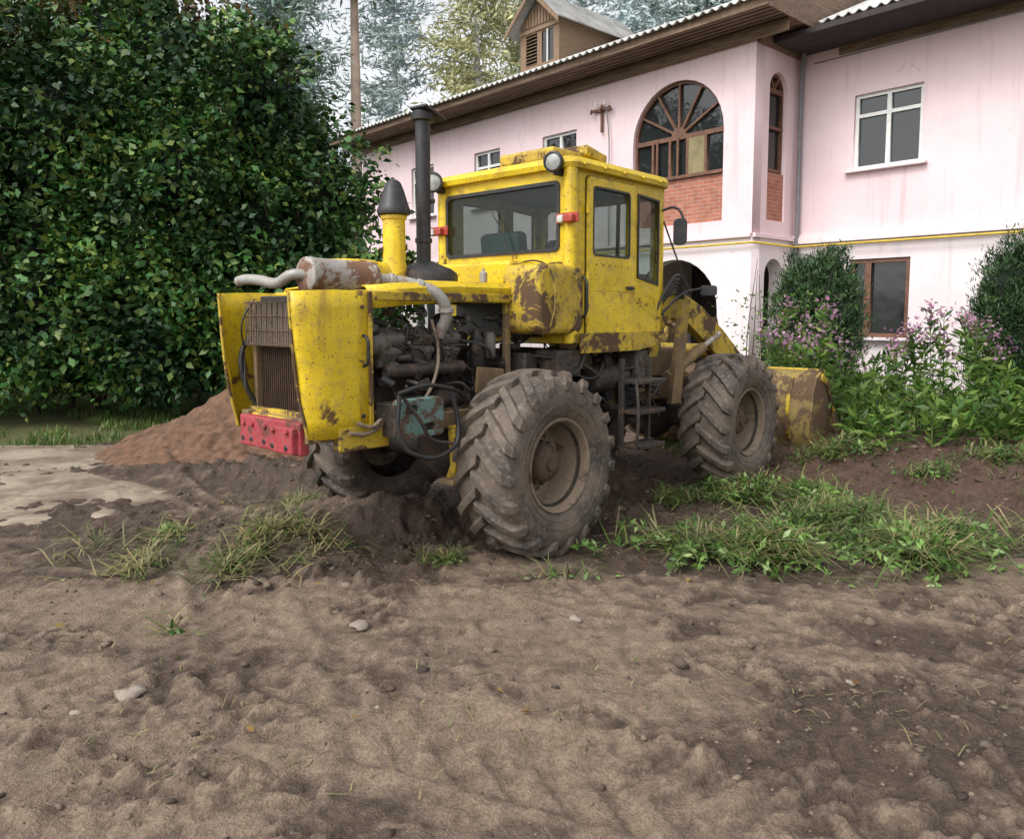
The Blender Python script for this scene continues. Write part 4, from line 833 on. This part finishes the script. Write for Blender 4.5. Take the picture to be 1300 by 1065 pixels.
n=420; x=rng.uniform(-8,5,n); y=rng.uniform(3.,13,n); k=(y>8)|(rng.random(n)<.35); x,y=x[k],y[k]; V,F=leaves(np.stack([x,y,height(x,y)+.02],-1),.045,.7,0,None,3); fastmesh('fallen_leaves',V,F,FL)
e=empty('dry_stalks')
for i in range(7):
    bx,by=4.0+random.uniform(-.5,.6),11.6+random.uniform(-.4,.4); tube('stalk_%d'%i,[(bx,by,.1),(bx+random.uniform(-.1,.1),by,1.3),(bx+random.uniform(-.2,.2),by,2.2+random.uniform(-.3,.4))],.010,BARK,par=e,radii=[1,.8,.3])
P=np.stack([rng.normal(4.05,.4,1200),rng.normal(11.6,.3,1200),.3+1.8*rng.random(1200)**1.5],-1); V,F=leaves(P,.07,.5); fastmesh('foliage',V,F,PER,par=e)
def pine_mesh(seed,hh,yel=False):
    r_=np.random.default_rng(seed); P=[];D=[]; tv=[]
    c0=.22*hh if not yel else .12*hh; K=90
    for k in range(K):
        z=c0+(hh-c0)*(k/K)**.9; rad=(hh*.16)*max(0.,1-(z-c0)/(hh-c0))**.6+.4; rad*=r_.uniform(.5,1.15); an=r_.uniform(0,6.28)
        m=120; t=r_.uniform(.15,1,m); q=np.stack([math.cos(an)*rad*t,math.sin(an)*rad*t,z+(.18*rad*t if not yel else -.1*rad*t)],-1)+r_.normal(size=(m,3))*np.array([.38,.38,.20])*(.5+t[:,None]*.8)
        P.append(q); D.append(np.repeat([[math.cos(an),math.sin(an),.2]],m,0)); tv.append((an,rad,z))
    return np.concatenate(P),np.concatenate(D),tv
HPN=leafm('pine_needles_haze_tint',[(.23,.31,.30),(.28,.37,.355),(.34,.43,.41)],0,.3,.9,(.85,.88,.88),diff=True); HPN2=leafm('pine_needles_far_haze_tint',[(.45,.53,.55),(.50,.58,.60)],0,.3,.9,(.92,.95,.95),diff=True)  # distance haze painted into the pale needle colours, no mist in the scene
HYL=leafm('larch_needles_haze_tint',[(.60,.57,.32),(.68,.64,.38),(.52,.55,.37)],0,.3,.9,(.88,.92,.94),diff=True); PBK=plain('pine_bark_haze_tint',(.46,.35,.28),.9,.3,2); PB2=plain('pine_bark_far_haze_tint',(.48,.48,.49),.9,.2,2)  # larch needles and bark also carry the haze in their base colour
def pine(name,x,y,hh,mat,bk,seed,yel=False,r=.24,crown=None):
    e=empty(name,(x,y,0)); P,D,tv=pine_mesh(seed,hh,yel)
    if crown: k=P[:,2]>crown; P=P[k]; D=D[k]
    V,F=leaves(P,.42,.24,-.1 if not yel else -.5,D*.7); fastmesh('foliage',V,F,mat,par=e)
    tube('trunk',[(0,0,-.2),(.1,0,hh*.5),(0,.1,hh)],r,bk,par=e,radii=[1.2,.85,.15])
    for i,(an,rad,z) in enumerate(tv[::3]):
        if crown and z<crown: continue
        tube('limb_%d'%i,[(0,0,z-.2),(math.cos(an)*rad*.9,math.sin(an)*rad*.9,z+.15*rad)],r*.2,bk,par=e,radii=[1,.3])
pine('pine_tree',-6.8,34,24,HPN,PBK,1,crown=15)
pine('pine_tree.001',-9.6,33,19,HPN,PBK,2)
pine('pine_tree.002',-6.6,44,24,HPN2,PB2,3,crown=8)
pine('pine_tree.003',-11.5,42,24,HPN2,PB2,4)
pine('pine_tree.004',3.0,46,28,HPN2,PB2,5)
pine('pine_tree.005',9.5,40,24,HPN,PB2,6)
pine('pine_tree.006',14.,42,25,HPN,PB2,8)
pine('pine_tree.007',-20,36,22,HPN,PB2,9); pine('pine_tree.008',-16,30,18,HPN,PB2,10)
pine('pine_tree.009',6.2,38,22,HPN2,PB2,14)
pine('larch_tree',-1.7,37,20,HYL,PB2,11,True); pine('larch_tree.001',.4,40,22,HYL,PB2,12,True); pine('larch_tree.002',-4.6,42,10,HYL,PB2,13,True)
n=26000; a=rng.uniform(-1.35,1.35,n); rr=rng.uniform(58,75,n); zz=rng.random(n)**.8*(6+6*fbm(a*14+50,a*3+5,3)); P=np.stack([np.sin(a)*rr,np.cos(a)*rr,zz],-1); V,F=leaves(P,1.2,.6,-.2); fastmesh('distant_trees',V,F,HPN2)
n=20000; x=rng.uniform(-24,-2.5,n); y=rng.uniform(17,22,n); zz=rng.random(n)*(2.6+1.6*fbm(x*.5,y*.5,2)); V,F=leaves(np.stack([x,y,zz],-1),.28,.6,-.2); fastmesh('hedge_undergrowth',V,F,leafm('undergrowth',[(.03,.06,.02),(.06,.10,.03),(.14,.10,.04)],0,.6,diff=True))
# ------------------------------------------------------------ light, world, camera
w=bpy.data.worlds.new('World'); S.world=w; w.use_nodes=True; t=w.node_tree; bg=t.nodes['Background']
sk=t.nodes.new('ShaderNodeTexSky'); sk.sky_type='NISHITA'; sk.sun_disc=False; EL=R(50); 
sd=Vector((-.55,-.50,0)).normalized()
sk.sun_elevation=EL; sk.sun_rotation=math.atan2(sd.x,sd.y); sk.air_density=1.; sk.dust_density=4; sk.ozone_density=1
hs=t.nodes.new('ShaderNodeHueSaturation'); hs.inputs['Saturation'].default_value=.14; hs.inputs['Value'].default_value=2.0; L(t,sk.outputs[0],hs.inputs['Color'])
L(t,hs.outputs[0],bg.inputs[0]); bg.inputs[1].default_value=.15
sun=bpy.data.lights.new('sun','SUN'); sun.energy=.9; sun.angle=R(16); sun.color=(1,.97,.92); so=bpy.data.objects.new('sun',sun); S.collection.objects.link(so)
dv=-Vector((sd.x*math.cos(EL),sd.y*math.cos(EL),math.sin(EL))); so.rotation_euler=dv.to_track_quat('-Z','Y').to_euler()
cam=bpy.data.cameras.new('camera'); co=bpy.data.objects.new('camera',cam); S.collection.objects.link(co); S.camera=co
co.location=(0,0,1.75); co.rotation_euler=(R(90-5.1),0,0); cam.sensor_width=36; cam.lens=36*977/1300; cam.shift_y=-45.5/1300; cam.clip_end=1000; cam.clip_start=.05
S.view_settings.view_transform='Standard'; S.view_settings.look='None'; S.view_settings.exposure=0
